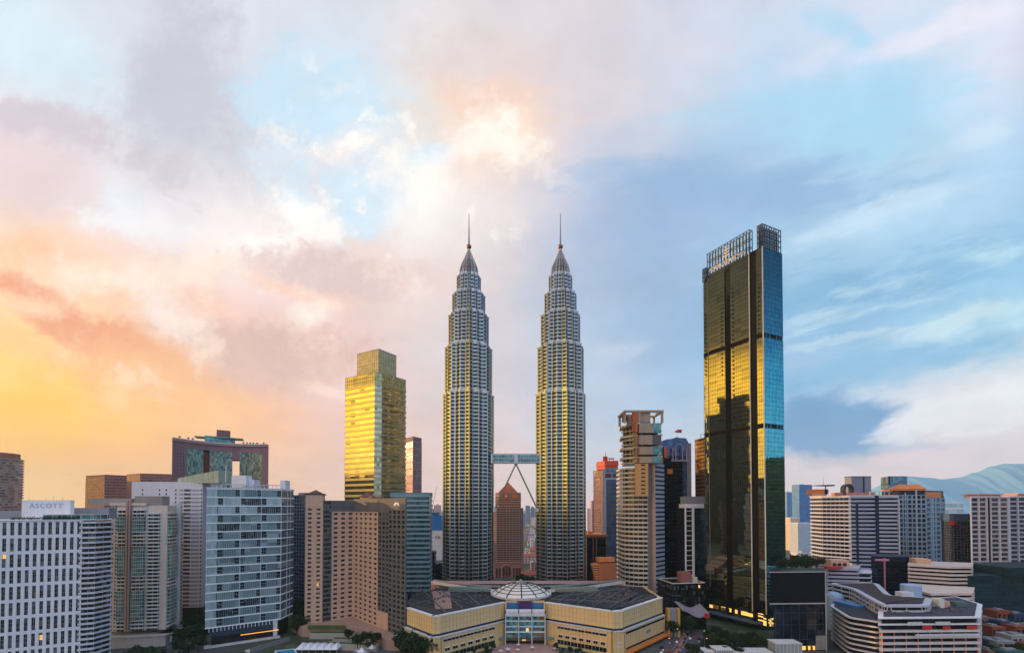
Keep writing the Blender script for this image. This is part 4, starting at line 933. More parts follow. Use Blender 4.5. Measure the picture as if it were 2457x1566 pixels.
# distant city seen in the gaps: flats, houses and slabs, each its own thing
CB = {}
far_m = [W('far_white', (214,212,216)), W('far_cream', (206,192,178)), W('far_grey', (150,156,168)), W('far_pink', (206,172,168)), W('far_blue', (120,144,172)), W('far_terra', (180,96,70))]
def far_block(i, x, y, w, d, h, label, group, mat, pitched=False):
    t = thing('apartment_slab' if h > 25 else 'low_house', (x, y), label, 'building', group); mb = MB(); mb.box(x-w/2, x+w/2, y-d/2, y+d/2, 0, h); mb.box(x-w/2-.3, x+w/2+.3, y-d/2-.3, y+d/2+.3, h, h+.8); mb.build('wall', far_m[mat], t)
    mb = MB(); n = max(2, int(h/3.4))
    for k in range(n):
        z = h*(k+.35)/n
        for q_ in range(max(2, int(w/6))): xx = x-w/2+w*(q_+.5)/max(2, int(w/6)); mb.box(xx-1.6, xx+1.6, y-d/2-.12, y-d/2, z, z+1.5)
    mb.build('windows', g_dark, t)
    mb = MB()
    if pitched: mb.hexa([(x-w/2-1,y-d/2-1,h+.8),(x+w/2+1,y-d/2-1,h+.8),(x+w/2+1,y+d/2+1,h+.8),(x-w/2-1,y+d/2+1,h+.8),(x-w/2+3,y-.3,h+5),(x+w/2-3,y-.3,h+5),(x+w/2-3,y+.3,h+5),(x-w/2+3,y+.3,h+5)]); mb.build('roof', far_m[5], t)
    else: mb.box(x-w/5, x+w/6, y-d/5, y+d/4, h+.8, h+4); mb.build('roof_room', far_m[2], t)
rr = random.Random(11)
for k in range(34):      # between the pyramid tower and the right twin
    D = 760*(1.075**k)*rr.uniform(.97,1.03); px = rr.uniform(1262,1296); pw = rr.uniform(6,16); x, y = XY(px, D); h = rr.uniform(8,22) if D < 2500 else rr.uniform(20,90)
    far_block(k, x, y, min(pw*D/FL, 60), 18, h, 'pale distant building in the gap between the twin towers', 'distant buildings between the twin towers', rr.choice([0,0,1,2,3]), D < 1500 and rr.random() < .5)
for k, (px, w, py, D) in enumerate(((1266,11,1213,2600),(1278,9,1216,2650),(1287,7,1219,2700),(1257,6,1232,2300))): x, y = XY(px, D); far_block(k, x, y, w*D/FL, 25, ZZ(py,D), 'pale blue high-rise slab on the horizon between the twin towers', 'distant high-rises between the twin towers', 4)
x, y = XY(1278, 860); far_block(1, x, y, 46, 20, 14, 'long low house with a terracotta roof between the twin towers', None, 1, True)
x, y = XY(1276, 640); far_block(1, x, y, 30, 20, 12, 'pale low hall with a pitched roof just behind the dark trees between the twins', None, 3, True)
for k in range(26):
    D = rr.uniform(1300,5200); px = rr.choice([rr.uniform(1036,1066), rr.uniform(1408,1440), rr.uniform(1640,1672), rr.uniform(1262,1296), rr.uniform(1600,1645)]); x, y = XY(px, D); far_block(k, x, y, rr.uniform(20,45), 20, rr.uniform(20,105), 'hazy distant building on the horizon behind the towers', 'hazy horizon buildings', rr.choice([0,1,2,3,3]))
for k, (px, w, py, D) in enumerate(((1044,26,1222,1500),(1050,14,1212,1520))): x, y = XY(px, D); far_block(k, x, y, w*D/FL, 30, ZZ(py,D), ('pinkish stepped block behind the blue netting, lower of two' , 'pinkish stepped block behind the blue netting, higher of two')[k], None, 3)
for k in range(60):      # right-hand plain
    D = 700*(1.035**k)*rr.uniform(.95,1.05); px = rr.uniform(1880,2400); x, y = XY(px, D); far_block(k, x, y, rr.uniform(18,50), 20, rr.uniform(6,26) if D < 2500 else rr.uniform(10,60), 'pale low building on the plain below the blue hills', 'low buildings before the hills', rr.choice([0,0,1,2,3,4]), rr.random() < .25)

# ---- right of the twins
# a red-crowned tower
D = 800; A, M_, B = XY(1425,835), XY(1448,805), XY(1487,800); zt = ZZ(1124,800,1460)
t = thing('office_tower', M_, 'blue-grey tower with a bright red roof crown between twin tower and curved banded tower', 'office tower')
fp = ccw(quad(M_, B, 30)); solid(t, 'front_shaft', fp, 0, zt, W('pale_blue_frame', (150,168,196)))
f9, L9 = frame(M_, B); mb = MB(); mb.fbox(f9, L9*.18, L9*.82, 0, .5, 0, ZZ(1150,800)); mb.build('front_glazing', glassm('slate_glass', [((70,94,124),2),((84,108,138),1)], .6, .15, (6,12), .02), t)
m2 = MB(); k = L9*.18
while k < L9*.82: m2.fbox(f9, k-.1, k+.1, .5, .7, 0, ZZ(1150,800)); k += 3
for z in range(10, int(ZZ(1150,800)), 8): m2.fbox(f9, L9*.18, L9*.82, .5, .65, z, z+.3)
m2.build('mullion', W('slate_mullion', (96,116,146)), t)
m2 = MB(); m2.fbox(f9, L9*.12, L9*.5, 0, .4, ZZ(1145,800), ZZ(1135,800)); m2.fbox(f9, L9*.56, L9*.86, 0, .4, ZZ(1145,800), ZZ(1135,800)); m2.build('mechanical_opening', W('maroon', (86,56,70)), t)
m2 = MB(); m2.fbox(f9, L9*.12, L9*.88, 0, .35, ZZ(1133,800), ZZ(1122,800)); m2.build('upper_glazing', g_blue, t)
fq = ccw(quad(A, M_, 28)); bands(t, fq, 0, ZZ(1128,820), 40, .5, g_brown, W('rose_pier', (120,104,114)), out=.15, mull=5, mm=W('rose_fin', (136,114,118)), mout=.3, mw=.7)
m2 = MB(); c = ccw([lerp(A,M_,.3), lerp(M_,B,.1), lerp(M_,B,.9), (B[0]-6,B[1]+26), (A[0]+14,A[1]+20)]); m2.prism(c, zt, zt+6); m2.prism(offset(c,1.2), zt+6, zt+15, top=offset(c,.2)); m2.build('red_crown', W('crown_red', (206,70,34), .6), t)
m2 = MB(); x, y = XY(1456,812); z9 = zt+15; m2.box(x-6,x+2,y,y+6,z9,z9+9); m2.box(x+4,x+14,y,y+5,z9+4,z9+6); m2.tube((x-2,y,z9+9),(x-2,y,z9+18),.6,.3,6); m2.tube((x+5,y,z9),(x+5,y,z9+5),.6,.6,6); m2.tube((x+12,y,z9),(x+12,y,z9+5),.6,.6,6); m2.build('roof_mast', W('mast_red', (190,60,44)), t)
t = thing('pink_slab', XY(1422,900), 'low pink slab stepping down left of the red-crowned tower', 'building'); fp = ccw(quad(XY(1421,900), XY(1431,900), 20)); bands(t, fp, 0, ZZ(1200,900), 30, .5, g_brown, W('pink_render', (210,150,160)), out=.2); 
# b dark glass low-rise with copper columns
A, B = XY(1406,545), XY(1455,550); zt = ZZ(1284,545)
t = thing('low_rise', A, 'black glass low-rise with copper columns and orange roof terrace beside the right twin tower', 'building')
fp = ccw(quad(A, B, 30)); solid(t, 'glass_body', fp, 0, zt, g_navy); f9, L9 = frame(A, B)
m2 = MB()
for k in (.02,.34,.5,.98): m2.fbox(f9, L9*k-.5, L9*k+.5, 0, .8, 0, zt)
m2.fbox(f9, -1, L9+1, 0, 1.4, zt-2.2, zt+.4); m2.build('copper_frame', W('copper_frame', (150,100,66), .5, .1, .1, .3), t)
solid(t, 'roof_terrace', offset(fp, .5), zt+.4, zt+1.4, orange); roof_plant(t, fp, zt+1.4, orange, 5, 6, 4)
# c timber pavilion
A, B = XY(1438,470), XY(1478,475); t = thing('timber_pavilion', A, 'orange timber-clad block with a louvred flared corner at the foot of the curved tower', 'building')
z0, z1 = ZZ(1400,470), ZZ(1352,470); fp = ccw(quad(A, B, 16)); solid(t, 'clad_body', fp, 0, z1, timber); m2 = MB(); f9, L9 = frame(A, B)
for k in range(5): z = z0+(z1-z0)*k/5; m2.fbox(f9, 0, L9, 0, .2, z, z+.25)
m2.build('cladding_joint', brown, t); solid(t, 'roof_block', ccw(quad(XY(1437,474), XY(1475,478), 10)), z1+1.5, ZZ(1338,474), orange)
for k in range(9):
    m2 = MB(); z = z0+(z1+1-z0)*k/9; s_ = 6*(k/9.0)+3; m2.fbox(((A[0]-s_,A[1]),(1,0),(0,-1)), 0, s_-.2, -8, 0, z, z+1.1); m2.build('louvre', W('louvre_timber%d' % 0, (216,140,88)) if k == 0 else bpy.data.materials['louvre_timber0'], t)

# d curved banded residential tower
D = 480; cx_, cy_ = XY(1542, 500)[0], 512; R = 24.0
t = thing('curved_tower', (cx_, cy_), 'curved cream-banded residential tower with an open boxy crown, right of the right twin tower', 'apartment tower')
arc1 = arc((cx_, cy_), R, 205, 305, 14); fp = ccw(arc1 + [(cx_+R*.95, cy_-5), (cx_+R*.95, cy_+16), (cx_-R*.9, cy_+16)])
cr_ = W('cream_slab', (214,200,178)); zt = ZZ(1118,478,1530); zb3 = 12; n = 28
bands(t, fp, zb3, zt, n, .60, glassm('balcony_dark', [((40,36,36),3),((60,52,48),2),((24,24,28),2),((110,84,60),1)], .3, .12, (3,7), .02), cr_, out=1.3, gname='balcony_glazing', sname='balcony_slab')
m2 = MB(); 
for a in (213,226,238,250,262,274,286): p = (cx_+(R+.9)*cos(radians(a)), cy_+(R+.9)*sin(radians(a))); m2.box(p[0]-.3,p[0]+.3,p[1]-.3,p[1]+.3,zb3,zt)
m2.build('balcony_post', W('post_beige', (176,156,136)), t)
# vertical service shaft and the striped right edge
pa, pb = XY(1557,485), XY(1568,487); solid(t, 'glass_shaft', ccw(quad(pa, pb, 8)), 0, ZZ(1108,485), W('shaft_grey', (120,122,124))); solid(t, 'beige_fin', ccw(quad(XY(1568.5,483), XY(1573,483.5), 9)), 0, ZZ(1108,483), W('fin_beige', (200,164,148)))
sx = ccw(quad(XY(1574,485), XY(1593,497), 10)); z9 = ZZ(1110,476); bands(t, sx, 8, z9, 30, .45, dark, W('bluewhite_louvre', (176,190,216)), out=.5, gname='louvre_gap', sname='louvre_blade')
# panel bay with the warm low sunlight painted into its colour
pa, pb = XY(1526,471), XY(1556,470); solid(t, 'tan_bay', ccw(quad(pa, pb, 6)), ZZ(1190,471), ZZ(1112,471), W('bay_sun_tint', (206,156,98))); m2 = MB()
for k in range(8): z = ZZ(1184,471)+4.3*k; f9, L9 = frame(pa, pb); m2.fbox(f9, L9*.42, L9*.75, -.2, .06, z, z+1.6)
m2.build('small_windows', dark, t)
# upper decks
segs = [(1110,1092),(1090,1068),(1066,1040),(1038,1012)]
for k, (ya, yb) in enumerate(segs):
    za, zc_ = ZZ(ya,478), ZZ(yb,478)
    up = ccw(arc((cx_,cy_), R+.5, 200, 285, 10) + [(XY(1589,480)[0], 482), (XY(1589,480)[0], 515), (cx_-R*.8, cy_+14)])
    solid(t, 'deck_storey', offset(up, -2), za, zc_-1.5, g_dark); solid(t, 'deck_slab', offset(up, 1.0), zc_-1.5, zc_, cr_)
    m2 = MB(); p0 = XY(1534,478)[0]; p1 = XY(1566,478)[0]; m2.box(p0, p1, 477.2+k*.02, 481, za, zc_-1.5, 0); m2.box(p1+.02, XY(1588,478)[0], 477.8, 481, za, zc_-1.5, 1)
    m2.build('wall_panel', [W('warm_grey_panel', (172,152,136)) if k == 0 else bpy.data.materials['warm_grey_panel'], (g_teal, g_teal, W('slate_panel', (90,96,104)), g_teal)[k]], t)
    m2 = MB()
    for a in (215,230,245,262): p = (cx_+(R-.4)*cos(radians(a)), cy_+(R-.4)*sin(radians(a))); m2.box(p[0]-.5,p[0]+.5,p[1]-.5,p[1]+.5,za,zc_)
    x9 = XY(1528,476)[0]; m2.box(x9-.8, x9+.8, 475.5, 478, za, zc_); m2.build('column', W('rust_column', (176,120,84)) if k == 0 else bpy.data.materials['rust_column'], t)
# thin left balconies
for k in range(9): m2 = MB(); z = ZZ(1110,485)+k*5.2; m2.prism(ccw(arc((cx_,cy_), R+1.2, 200, 240, 6)+arc((cx_,cy_), R-2, 240, 200, 6)), z, z+.9); m2.build('balcony_slab', cr_, t)
# open crown
z0, z1 = ZZ(1012,478), ZZ(988,478); zm = ZZ(1000,478)
m2 = MB(); x0, x1 = XY(1502,480)[0], XY(1590,480)[0]
for (xx, yy) in ((x0,484),(x0,506),(x1,480),(x1,508),((x0+x1)/2-5,480)): m2.box(xx-1.2, xx+1.2, yy-1, yy+1, z0, z1)
m2.box(x0-1.5, x1+1.5, 478.5, 482, z1, z1+2.2); m2.box(x0-1.5, x1+1.5, 506, 509.5, z1, z1+2.2); m2.box(x0-1.5, x0+1.5, 482, 506, z1, z1+2.2); m2.box(x1-1.5, x1+1.5, 482, 506, z1, z1+2.2); m2.box(x0+4, (x0+x1)/2+6, 490, 494, zm, z1)
m2.build('crown_frame', W('crown_concrete', (176,156,142)), t)
solid(t, 'crown_wall', ccw(quad(XY(1534,481), XY(1562,481), 4)), ZZ(1012,481), ZZ(987,481), bpy.data.materials['crown_concrete'])
for (pa_, pb_, ya, yb, mm_, dd) in ((1497,1506,1010,996,W('dark_red_room', (110,60,48)),484),(1521,1532,1034,988,W('rust_tower', (182,104,64)),479),(1537,1566,1036,1027,orange,477.5),(1537,1563,1024,1013,g_blue,478.5),(1508,1524,1022,1000,W('grey_room', (150,140,134)),487)):
    solid(t, 'crown_room', ccw(quad(XY(pa_,dd), XY(pb_,dd), 7)), ZZ(ya,dd), ZZ(yb,dd), mm_)

# e rounded-top dark glass tower
A, B = XY(1588,600), XY(1658,604); zt = ZZ(1092,600)
t = thing('office_tower', A, 'dark glass tower with rounded navy top and small red flag behind the curved tower', 'office tower')
fp = ccw(quad(A, B, 34)); bands(t, fp, 0, zt, 46, .6, g_navy, W('navy_spandrel', (40,56,80)), out=.12, mull=4, mm=W('mauve_mullion', (84,72,84)), mout=.3, mw=.2)
f9, L9 = frame(A, B); m2 = MB(); m2.fbox(f9, L9*.86, L9+.5, -1, .8, 0, ZZ(1062,600)); m2.build('mauve_pier', W('mauve_pier', (140,112,112)), t)
m2 = MB(); prof = [(0,1062),(.06,1056),(.2,1053),(.4,1051),(.5,1048),(.85,1050),(.9,1056),(1,1070)]
for i in range(len(prof)-1):
    a0, y0_ = prof[i]; a1, y1_ = prof[i+1]; c = lambda a, b, z: (A[0]+f9[1][0]*a+f9[2][0]*b, A[1]+f9[1][1]*a+f9[2][1]*b, z)
    m2.hexa([c(a0*L9,-.2,zt),c(a1*L9,-.2,zt),c(a1*L9,-30,zt),c(a0*L9,-30,zt),c(a0*L9,-.2,ZZ(y0_,600)),c(a1*L9,-.2,ZZ(y1_,600)),c(a1*L9,-30,ZZ(y1_,600)),c(a0*L9,-30,ZZ(y0_,600))])
m2.build('rounded_crown', glassm('crown_navy_glass', [((50,76,116),2),((70,96,136),1)], .5, .2, (5,5), .02), t)
m2 = MB(); x, z = XY(1630,599)[0], ZZ(1082,599)
for k in range(10):
    a0, a1 = pi*k/10, pi*(k+1)/10; r_ = 7; m2.hexa([(x+r_*cos(a1),598.4,z+1.5*r_*sin(a1)),(x+r_*cos(a0),598.4,z+1.5*r_*sin(a0)),(x+r_*cos(a0),599.3,z+1.5*r_*sin(a0)),(x+r_*cos(a1),599.3,z+1.5*r_*sin(a1)),(x+.9*r_*cos(a1),598.4,z+1.35*r_*sin(a1)),(x+.9*r_*cos(a0),598.4,z+1.35*r_*sin(a0)),(x+.9*r_*cos(a0),599.3,z+1.35*r_*sin(a0)),(x+.9*r_*cos(a1),599.3,z+1.35*r_*sin(a1))])
for px in (1600,1615,1622,1638,1648): x9 = XY(px,599)[0]; m2.box(x9-.6, x9+.6, 598.2, 599.4, ZZ(1104,599), ZZ(1074,599))
m2.box(XY(1597,599)[0], XY(1652,599)[0], 598, 599.4, ZZ(1106,599), ZZ(1103,599)); m2.build('crown_ribs', W('rib_pink', (176,150,156)), t)
m2 = MB(); x9 = XY(1600,598)[0]; m2.box(x9-2.2, x9+2.2, 597, 600, ZZ(1104,598), ZZ(1072,598)); m2.build('red_pinnacle', W('pinnacle_red', (176,84,70)), t)
m2 = MB(); x9 = XY(1626,612)[0]; z9 = ZZ(1048,612); m2.tube((x9,612,z9-2),(x9,612,z9+11),.3,.2,5); m2.build('flagpole', grey, t); m2 = MB(); m2.box(x9+.2,x9+6.5,611.9,612.1,z9+6,z9+10.5); m2.box(x9-3,x9,611.8,612.2,z9+6.5,z9+9); m2.build('flag', redm, t)
A, B = XY(1592,520), XY(1638,524); zt = ZZ(1106,520); t = thing('glass_slab', A, 'nearly black glass slab with one small orange panel beside the curved banded tower', 'office tower')
fp = ccw(quad(A, B, 26)); bands(t, fp, 0, zt, 36, .8, glassm('black_green_glass', [((16,34,42),2),((24,46,54),1)], .55, .12, (4,7), .02), W('black_spandrel', (18,32,40), .4), out=.08, mull=5, mm=black, mout=.12)
f9, L9 = frame(A, B); m2 = MB(); m2.fbox(f9, L9*.22, L9*.48, 0.1, .4, ZZ(1136,520), ZZ(1124,520)); m2.build('orange_panel', W('lit_orange', (236,140,50)), t)
m2 = MB(); m2.fbox(f9, 0, L9*.42, -20, .3, zt, zt+4); m2.build('roof_step', black, t)
# f white framed mid-rise
A, B = XY(1643,470), XY(1700,474); zt = ZZ(1208,470); t = thing('mid_rise', A, 'mid-rise with thick white roof frame and white column left of the tallest tower', 'building')
f9, L9 = frame(A, B); fp = ccw(quad(A, B, 22)); solid(t, 'core', offset(fp, -1.5), 0, zt, black); m2 = MB(); m2.fbox(f9, 0, L9*.8, -12, .6, zt-4.5, zt); m2.fbox(f9, L9*.3, L9*.38, -.5, .8, 0, zt-4.5); m2.fbox(f9, 0, L9*.05, -.5, .5, 0, zt-4.5); m2.build('white_frame', white, t)
m2 = MB()
for k in range(20): z = zt-8-k*5.3; m2.fbox(f9, L9*.05, L9*.3, -1.4, .2, z, z+.7) if z > 2 else None
m2.build('balcony_slab', offwhite, t); m2 = MB(); m2.fbox(f9, L9*.38, L9, -1.4, -.2, 0, zt-4.5); m2.build('glass_wall', glassm('slate_dark_glass', [((40,60,72),2),((52,72,84),1)], .6, .15, (4,6), .02), t); m2 = MB(); m2.fbox(f9, L9*.1, L9, -14, -3, zt, zt+8); m2.build('plant_room', grey, t)
# g narrow gold tower against the big one
A, B = XY(1669,500), XY(1712,470); zt = ZZ(1058,500,1680); t = thing('gold_tower', A, 'narrow glass tower with golden top, touching the left side of the tallest tower', 'office tower')
fp = ccw([A, B, (B[0]+16,B[1]+12), (A[0]+16,A[1]+14)]); bands(t, fp, 0, zt, 44, .72, glassm('narrow_gold_glass', [((190,150,96),2),((160,124,80),2),((120,92,70),1)], .95, .1, (5,5), .04), W('narrow_brown', (104,72,60)), out=.15, mull=5, mm=W('narrow_fin', (90,64,56)), mout=.2)
m2 = MB(); m2.prism(offset(fp,.4), zt, zt+1.6); x, y = XY(1683,503); m2.tube((x,y,zt),(x,y,zt+9),.3,.3,5); m2.tube((x,y,zt+8),(x+16,y-6,zt+9),.25,.25,5); m2.build('roof_rail', W('rail_rust', (130,70,60)), t)

# ================================================================ TALLEST DARK GLASS TOWER
Lc, Cc, Rc = XY(1690.5,446.7), XY(1836,392), XY(1884,403); zt = ZZ(592,392,1836)
t = thing('glass_skyscraper', Cc, 'tallest dark glass skyscraper mirroring golden and teal sky, with open lattice screens on top', 'skyscraper')
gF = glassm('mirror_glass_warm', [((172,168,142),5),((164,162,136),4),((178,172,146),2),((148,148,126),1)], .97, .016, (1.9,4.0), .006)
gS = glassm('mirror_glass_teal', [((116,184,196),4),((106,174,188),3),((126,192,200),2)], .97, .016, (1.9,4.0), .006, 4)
f1, L1 = frame(Lc, Cc); f2, L2 = frame(Cc, Rc)
fp = ccw(tri3(Lc, Cc, Rc)); solid(t, 'core', offset(fp, -1.2), 0, zt-1, black)
def X1(px):          # distance along the warm face for a photo column
    lo, hi = 0.0, L1
    for _ in range(40):
        m_ = (lo+hi)/2; x, y = Lc[0]+f1[1][0]*m_, Lc[1]+f1[1][1]*m_
        if x/y < (px-CX)/FL: lo = m_
        else: hi = m_
    return lo
zbelt = [(ZZ(812,392,1836), ZZ(800,392,1836)), (ZZ(1029,392), ZZ(1014,392))]
zones = [(1690.5,1703.5),(1703.5,1743),(1757,1802),(1820,1836)]
NS = 84; fh = (zt)/NS
def inbelt(z): return any(a-.1 < z+fh*.5 < b+.1 for a, b in zbelt)
meW = {}
for j in range(NS):
    z = fh*j; mb = MB(); m2 = MB(); bel = inbelt(z); top_ok = lambda px: zt
    for zi, (a, b_) in enumerate(zones):
        ztop = zt - (3.2 if zi == 0 else 0)
        if z+fh > ztop+.2: continue
        a0, a1 = X1(a), X1(b_); d0 = -.6 if bel else (-.0 if zi else -1.0)
        mb.fbox(f1, a0, a1, -1.1, d0, z+.35, z+fh, 1 if bel else 0); mb.fbox(f1, a0, a1, -1.1, d0+.12, z, z+.35, 2)
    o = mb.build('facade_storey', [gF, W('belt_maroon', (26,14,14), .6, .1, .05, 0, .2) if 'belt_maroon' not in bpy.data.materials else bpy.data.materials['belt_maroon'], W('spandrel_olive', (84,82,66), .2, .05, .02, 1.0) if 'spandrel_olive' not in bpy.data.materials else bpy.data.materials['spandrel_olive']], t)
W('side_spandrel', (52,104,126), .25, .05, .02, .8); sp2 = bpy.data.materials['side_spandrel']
for j in range(NS):
    z = fh*j; bel = inbelt(z); mb = MB()
    mb.fbox(f2, 0, L2, -1.1, -.5 if bel else 0, z+.3, z+fh, 0); mb.fbox(f2, 0, L2, -1.1, .1, z, z+.3, 1)
    if bel:
        for q0, q1 in ((.06,.14),(.2,.3),(.38,.64),(.72,.82),(.88,.94)): mb.fbox(f2, L2*q0, L2*q1, -.5, -.3, z+.1, z+fh-.1, 2)
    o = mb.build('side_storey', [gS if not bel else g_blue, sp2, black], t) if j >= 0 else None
m2 = MB()
for a, b_ in zones:
    a0, a1 = X1(a), X1(b_); k = a0
    while k <= a1+.01: m2.fbox(f1, k-.04, k+.04, 0.0, .10, 0, zt-3.5 if a < 1700 else zt); k += 1.9
k = 0
while k <= L2: m2.fbox(f2, k-.04, k+.04, 0, .10, 0, zt); k += 1.9
m2.build('mullion', W('dark_mullion', (44,50,46), .3, .05, .02, .95), t)
m2 = MB(); m2.fbox(f1, X1(1743), X1(1757), -1.2, -.9, 0, ZZ(645,420)); m2.fbox(f1, X1(1802), X1(1820), -2.4, -1.6, 0, zt+1.5); m2.fbox(f1, X1(1743), X1(1757), -1.1, 0, ZZ(645,420), zt); m2.build('dark_recess', W('recess_black', (5,5,7), .5, .1, .05, 0, .15), t)
m3 = MB(); zf = ZZ(1480,392)
for px in (1803, 1836): m3.fbox(f1, X1(px)-.25, X1(px)+.3, -.4, .6, zf if False else 14, zt+.5)
m3.build('edge_fin', W('pale_edge', (240,226,200), .6), t)
m3 = MB(); m3.fbox(f1, X1(1703)-.2, X1(1703)+.2, -.4, .4, 30, zt-3); m3.build('edge_fin', W('grey_edge', (130,124,116), .4), t)
# small dark vents
m3 = MB()
for px, zs_ in ((1736,(700,900)),(1763,(690,1000)),(1695,(750,900)),(1826,(690,800))):
    D_ = Lc[1]+f1[1][1]*X1(px); k = ZZ(zs_[1],D_)
    while k < ZZ(zs_[0],D_): m3.fbox(f1, X1(px)-.9, X1(px)+.9, -.05, .14, k, k+1.3); k += 4.1
m3.build('vents', black, t)
# lattice crown screens
def lattice(pA, pB, z0, z1, nx_, nz_, dep=3.5):
    f9, L9 = frame(pA, pB); m9 = MB()
    for dpt in (0, -dep):
        for k in range(nx_+1): a = L9*k/nx_; m9.fbox(f9, a-.28, a+.28, dpt-.28, dpt+.28, z0, z1)
        for k in range(nz_+1): z = z0+(z1-z0)*k/nz_; m9.fbox(f9, -.3, L9+.3, dpt-.25, dpt+.25, z-.25, z+.25)
    for k in range(0, nx_+1, 2): a = L9*k/nx_; [m9.fbox(f9, a-.15, a+.15, -dep, 0, z0+(z1-z0)*j/nz_-.15, z0+(z1-z0)*j/nz_+.15) for j in range(nz_+1)]
    o = m9.build('lattice_screen', W('lattice_navy', (36,50,66), .5) if 'lattice_navy' not in bpy.data.materials else bpy.data.materials['lattice_navy'], t)
    m9 = MB()
    for k in range(nx_):
        if k % 3 != 1: m9.fbox(f9, L9*k/nx_+.3, L9*(k+1)/nx_-.3, -dep*.5-.05, -dep*.5+.05, z0+.4, z1-.4)
    m9.build('lattice_glass', GLZ, o)
GLZ, q_, b_9 = newmat('crown_clear_glass'); b_9.inputs['Base Color'].default_value = (.35,.5,.58,1); b_9.inputs['Alpha'].default_value = .35; b_9.inputs['Roughness'].default_value = .15
pt = lambda px: (Lc[0]+f1[1][0]*X1(px), Lc[1]+f1[1][1]*X1(px))
D_ = pt(1806)[1]; zc = ZZ(551, D_, 1806)
lattice(pt(1702), pt(1806), zt-2, zc, 14, 3); lattice(pt(1690.5), pt(1701), zt-4, zt+9, 4, 3)
lattice(pt(1824), Cc, zt, zc-1, 3, 4); lattice(Cc, lerp(Cc, Rc, .93), zt, zc-1, 8, 4)
solid(t, 'roof', offset(fp, -2), zt-1, zt+1.5, dgrey)
text(t, 'sign_lettering', 'FOUR SEASONS', ((pt(1705)[0]+pt(1800)[0])/2+f1[2][0]*.8, (pt(1705)[1]+pt(1800)[1])/2+f1[2][1]*.8, zt+3.0), atan2(f1[1][1], f1[1][0]), 5.6, W('sign_white', (216,208,204)), .25, 1.0)
pe = pt(1749); m9 = MB()         # tree-shaped emblem
ux, uy = f1[1]; nx_, ny_ = f1[2]; cpos = lambda a, z: (pe[0]+nx_*.9+ux*a, pe[1]+ny_*.9+uy*a, z)
m9.poly([cpos(-.35,zt+6), cpos(.35,zt+6), cpos(.35,zt+18), cpos(-.35,zt+18)])
for k in range(4):
    z = zt+8.5+k*2.8; w = 3.4-k*.55
    for s_ in (-1, 1): m9.poly([cpos(0,z), cpos(s_*w,z+1.2), cpos(s_*w*.9,z+2.4), cpos(0,z+1.0)])
m9.build('tree_emblem', bpy.data.materials['sign_white'], t)
# base: lit lobby and canopy
m9 = MB()
for a0, a1 in ((.08,.24),(.28,.36),(.42,.46),(.52,.56),(.62,.80)): m9.fbox(f1, L1*a0, L1*a1, .05, .3, 9, 12.5)
m9.build('lit_window', glassm('lit_lobby', [((200,150,70),1),((150,120,60),1)], .1, .3, (2,3), 0, 0, .75, (1.0,.55,.12)), t)
m9 = MB(); m9.fbox(f1, L1*.88, L1*1.0, .05, .3, 4, 14); m9.fbox(f2, L2*.1, L2*.6, .05, .3, 3, 10); m9.build('lit_window', glassm('lit_grid', [((90,80,50),1),((60,60,50),1)], .1, .3, (1.2,1.2), 0, 1, .45, (1.0,.6,.15)), t)
m9 = MB(); m9.fbox(f1, L1*.1, L1*.95, 0.1, 9, 5.2, 6.0); m9.build('canopy', W('canopy_slate', (70,86,104)), t)
# podium
A, B = XY(1846,334), XY(1978,336); t = thing('podium', A, 'black boxy podium block at the right foot of the tallest glass tower', 'podium')
fp = ccw([A, B, XY(1975,358), XY(1850,358)]); solid(t, 'upper_box', fp, 36, 60, black); f9, L9 = frame(A, B)
m9 = MB(); m9.fbox(f9, -.3, L9+.3, 0.02, .5, 36, 36.8); m9.fbox(f9, L9-.4, L9+.2, .02, .5, 0, 60.3); m9.fbox(f9, -.3, L9+.3, -.4, .3, 60, 60.5); m9.build('white_trim', W('trim_pale', (180,176,180)), t)
m9 = MB(); m9.prism(ccw([lerp(lerp(A,B,.05),XY(1875,358),.03), lerp(B,XY(1975,358),.03), XY(1974,357), XY(1876,357)]), 0, 36); m9.build('lower_glazing', glassm('podium_glass', [((24,34,50),3),((36,48,62),2),((16,22,34),2),((58,64,76),1)], .4, .12, (6,8), .02), t)
m9 = MB()
for k in range(7): a = 4+k*(L9-6)/6; m9.fbox(f9, a-.12, a+.12, -.6, -.4, 0, 36)
for z in (9, 20, 29): m9.fbox(f9, 2, L9-.5, -.6, -.42, z, z+.3)
m9.build('mullion', W('mullion_slate', (64,72,86)), t)
m9 = MB(); m9.fbox(f9, L9*.12, L9*.85, -.55, -.3, 1.0, 4.0); m9.build('lit_window', glassm('lit_shopfront', [((120,90,30),1),((60,50,30),1)], .1, .3, (1.6,4), 0, 2, .6, (1.0,.55,.1)), t)
m9 = MB(); rr = random.Random(2)
for k in range(11):
    for j in range(12):
        if (k+j) % 2 == 0: m9.fbox(f9, L9-8+k*.7, L9-7.35+k*.7, -.3, -.1, 1+j*.9, 1.8+j*.9)
m9.build('checkered_screen', W('checker_pale', (200,196,190)), t)
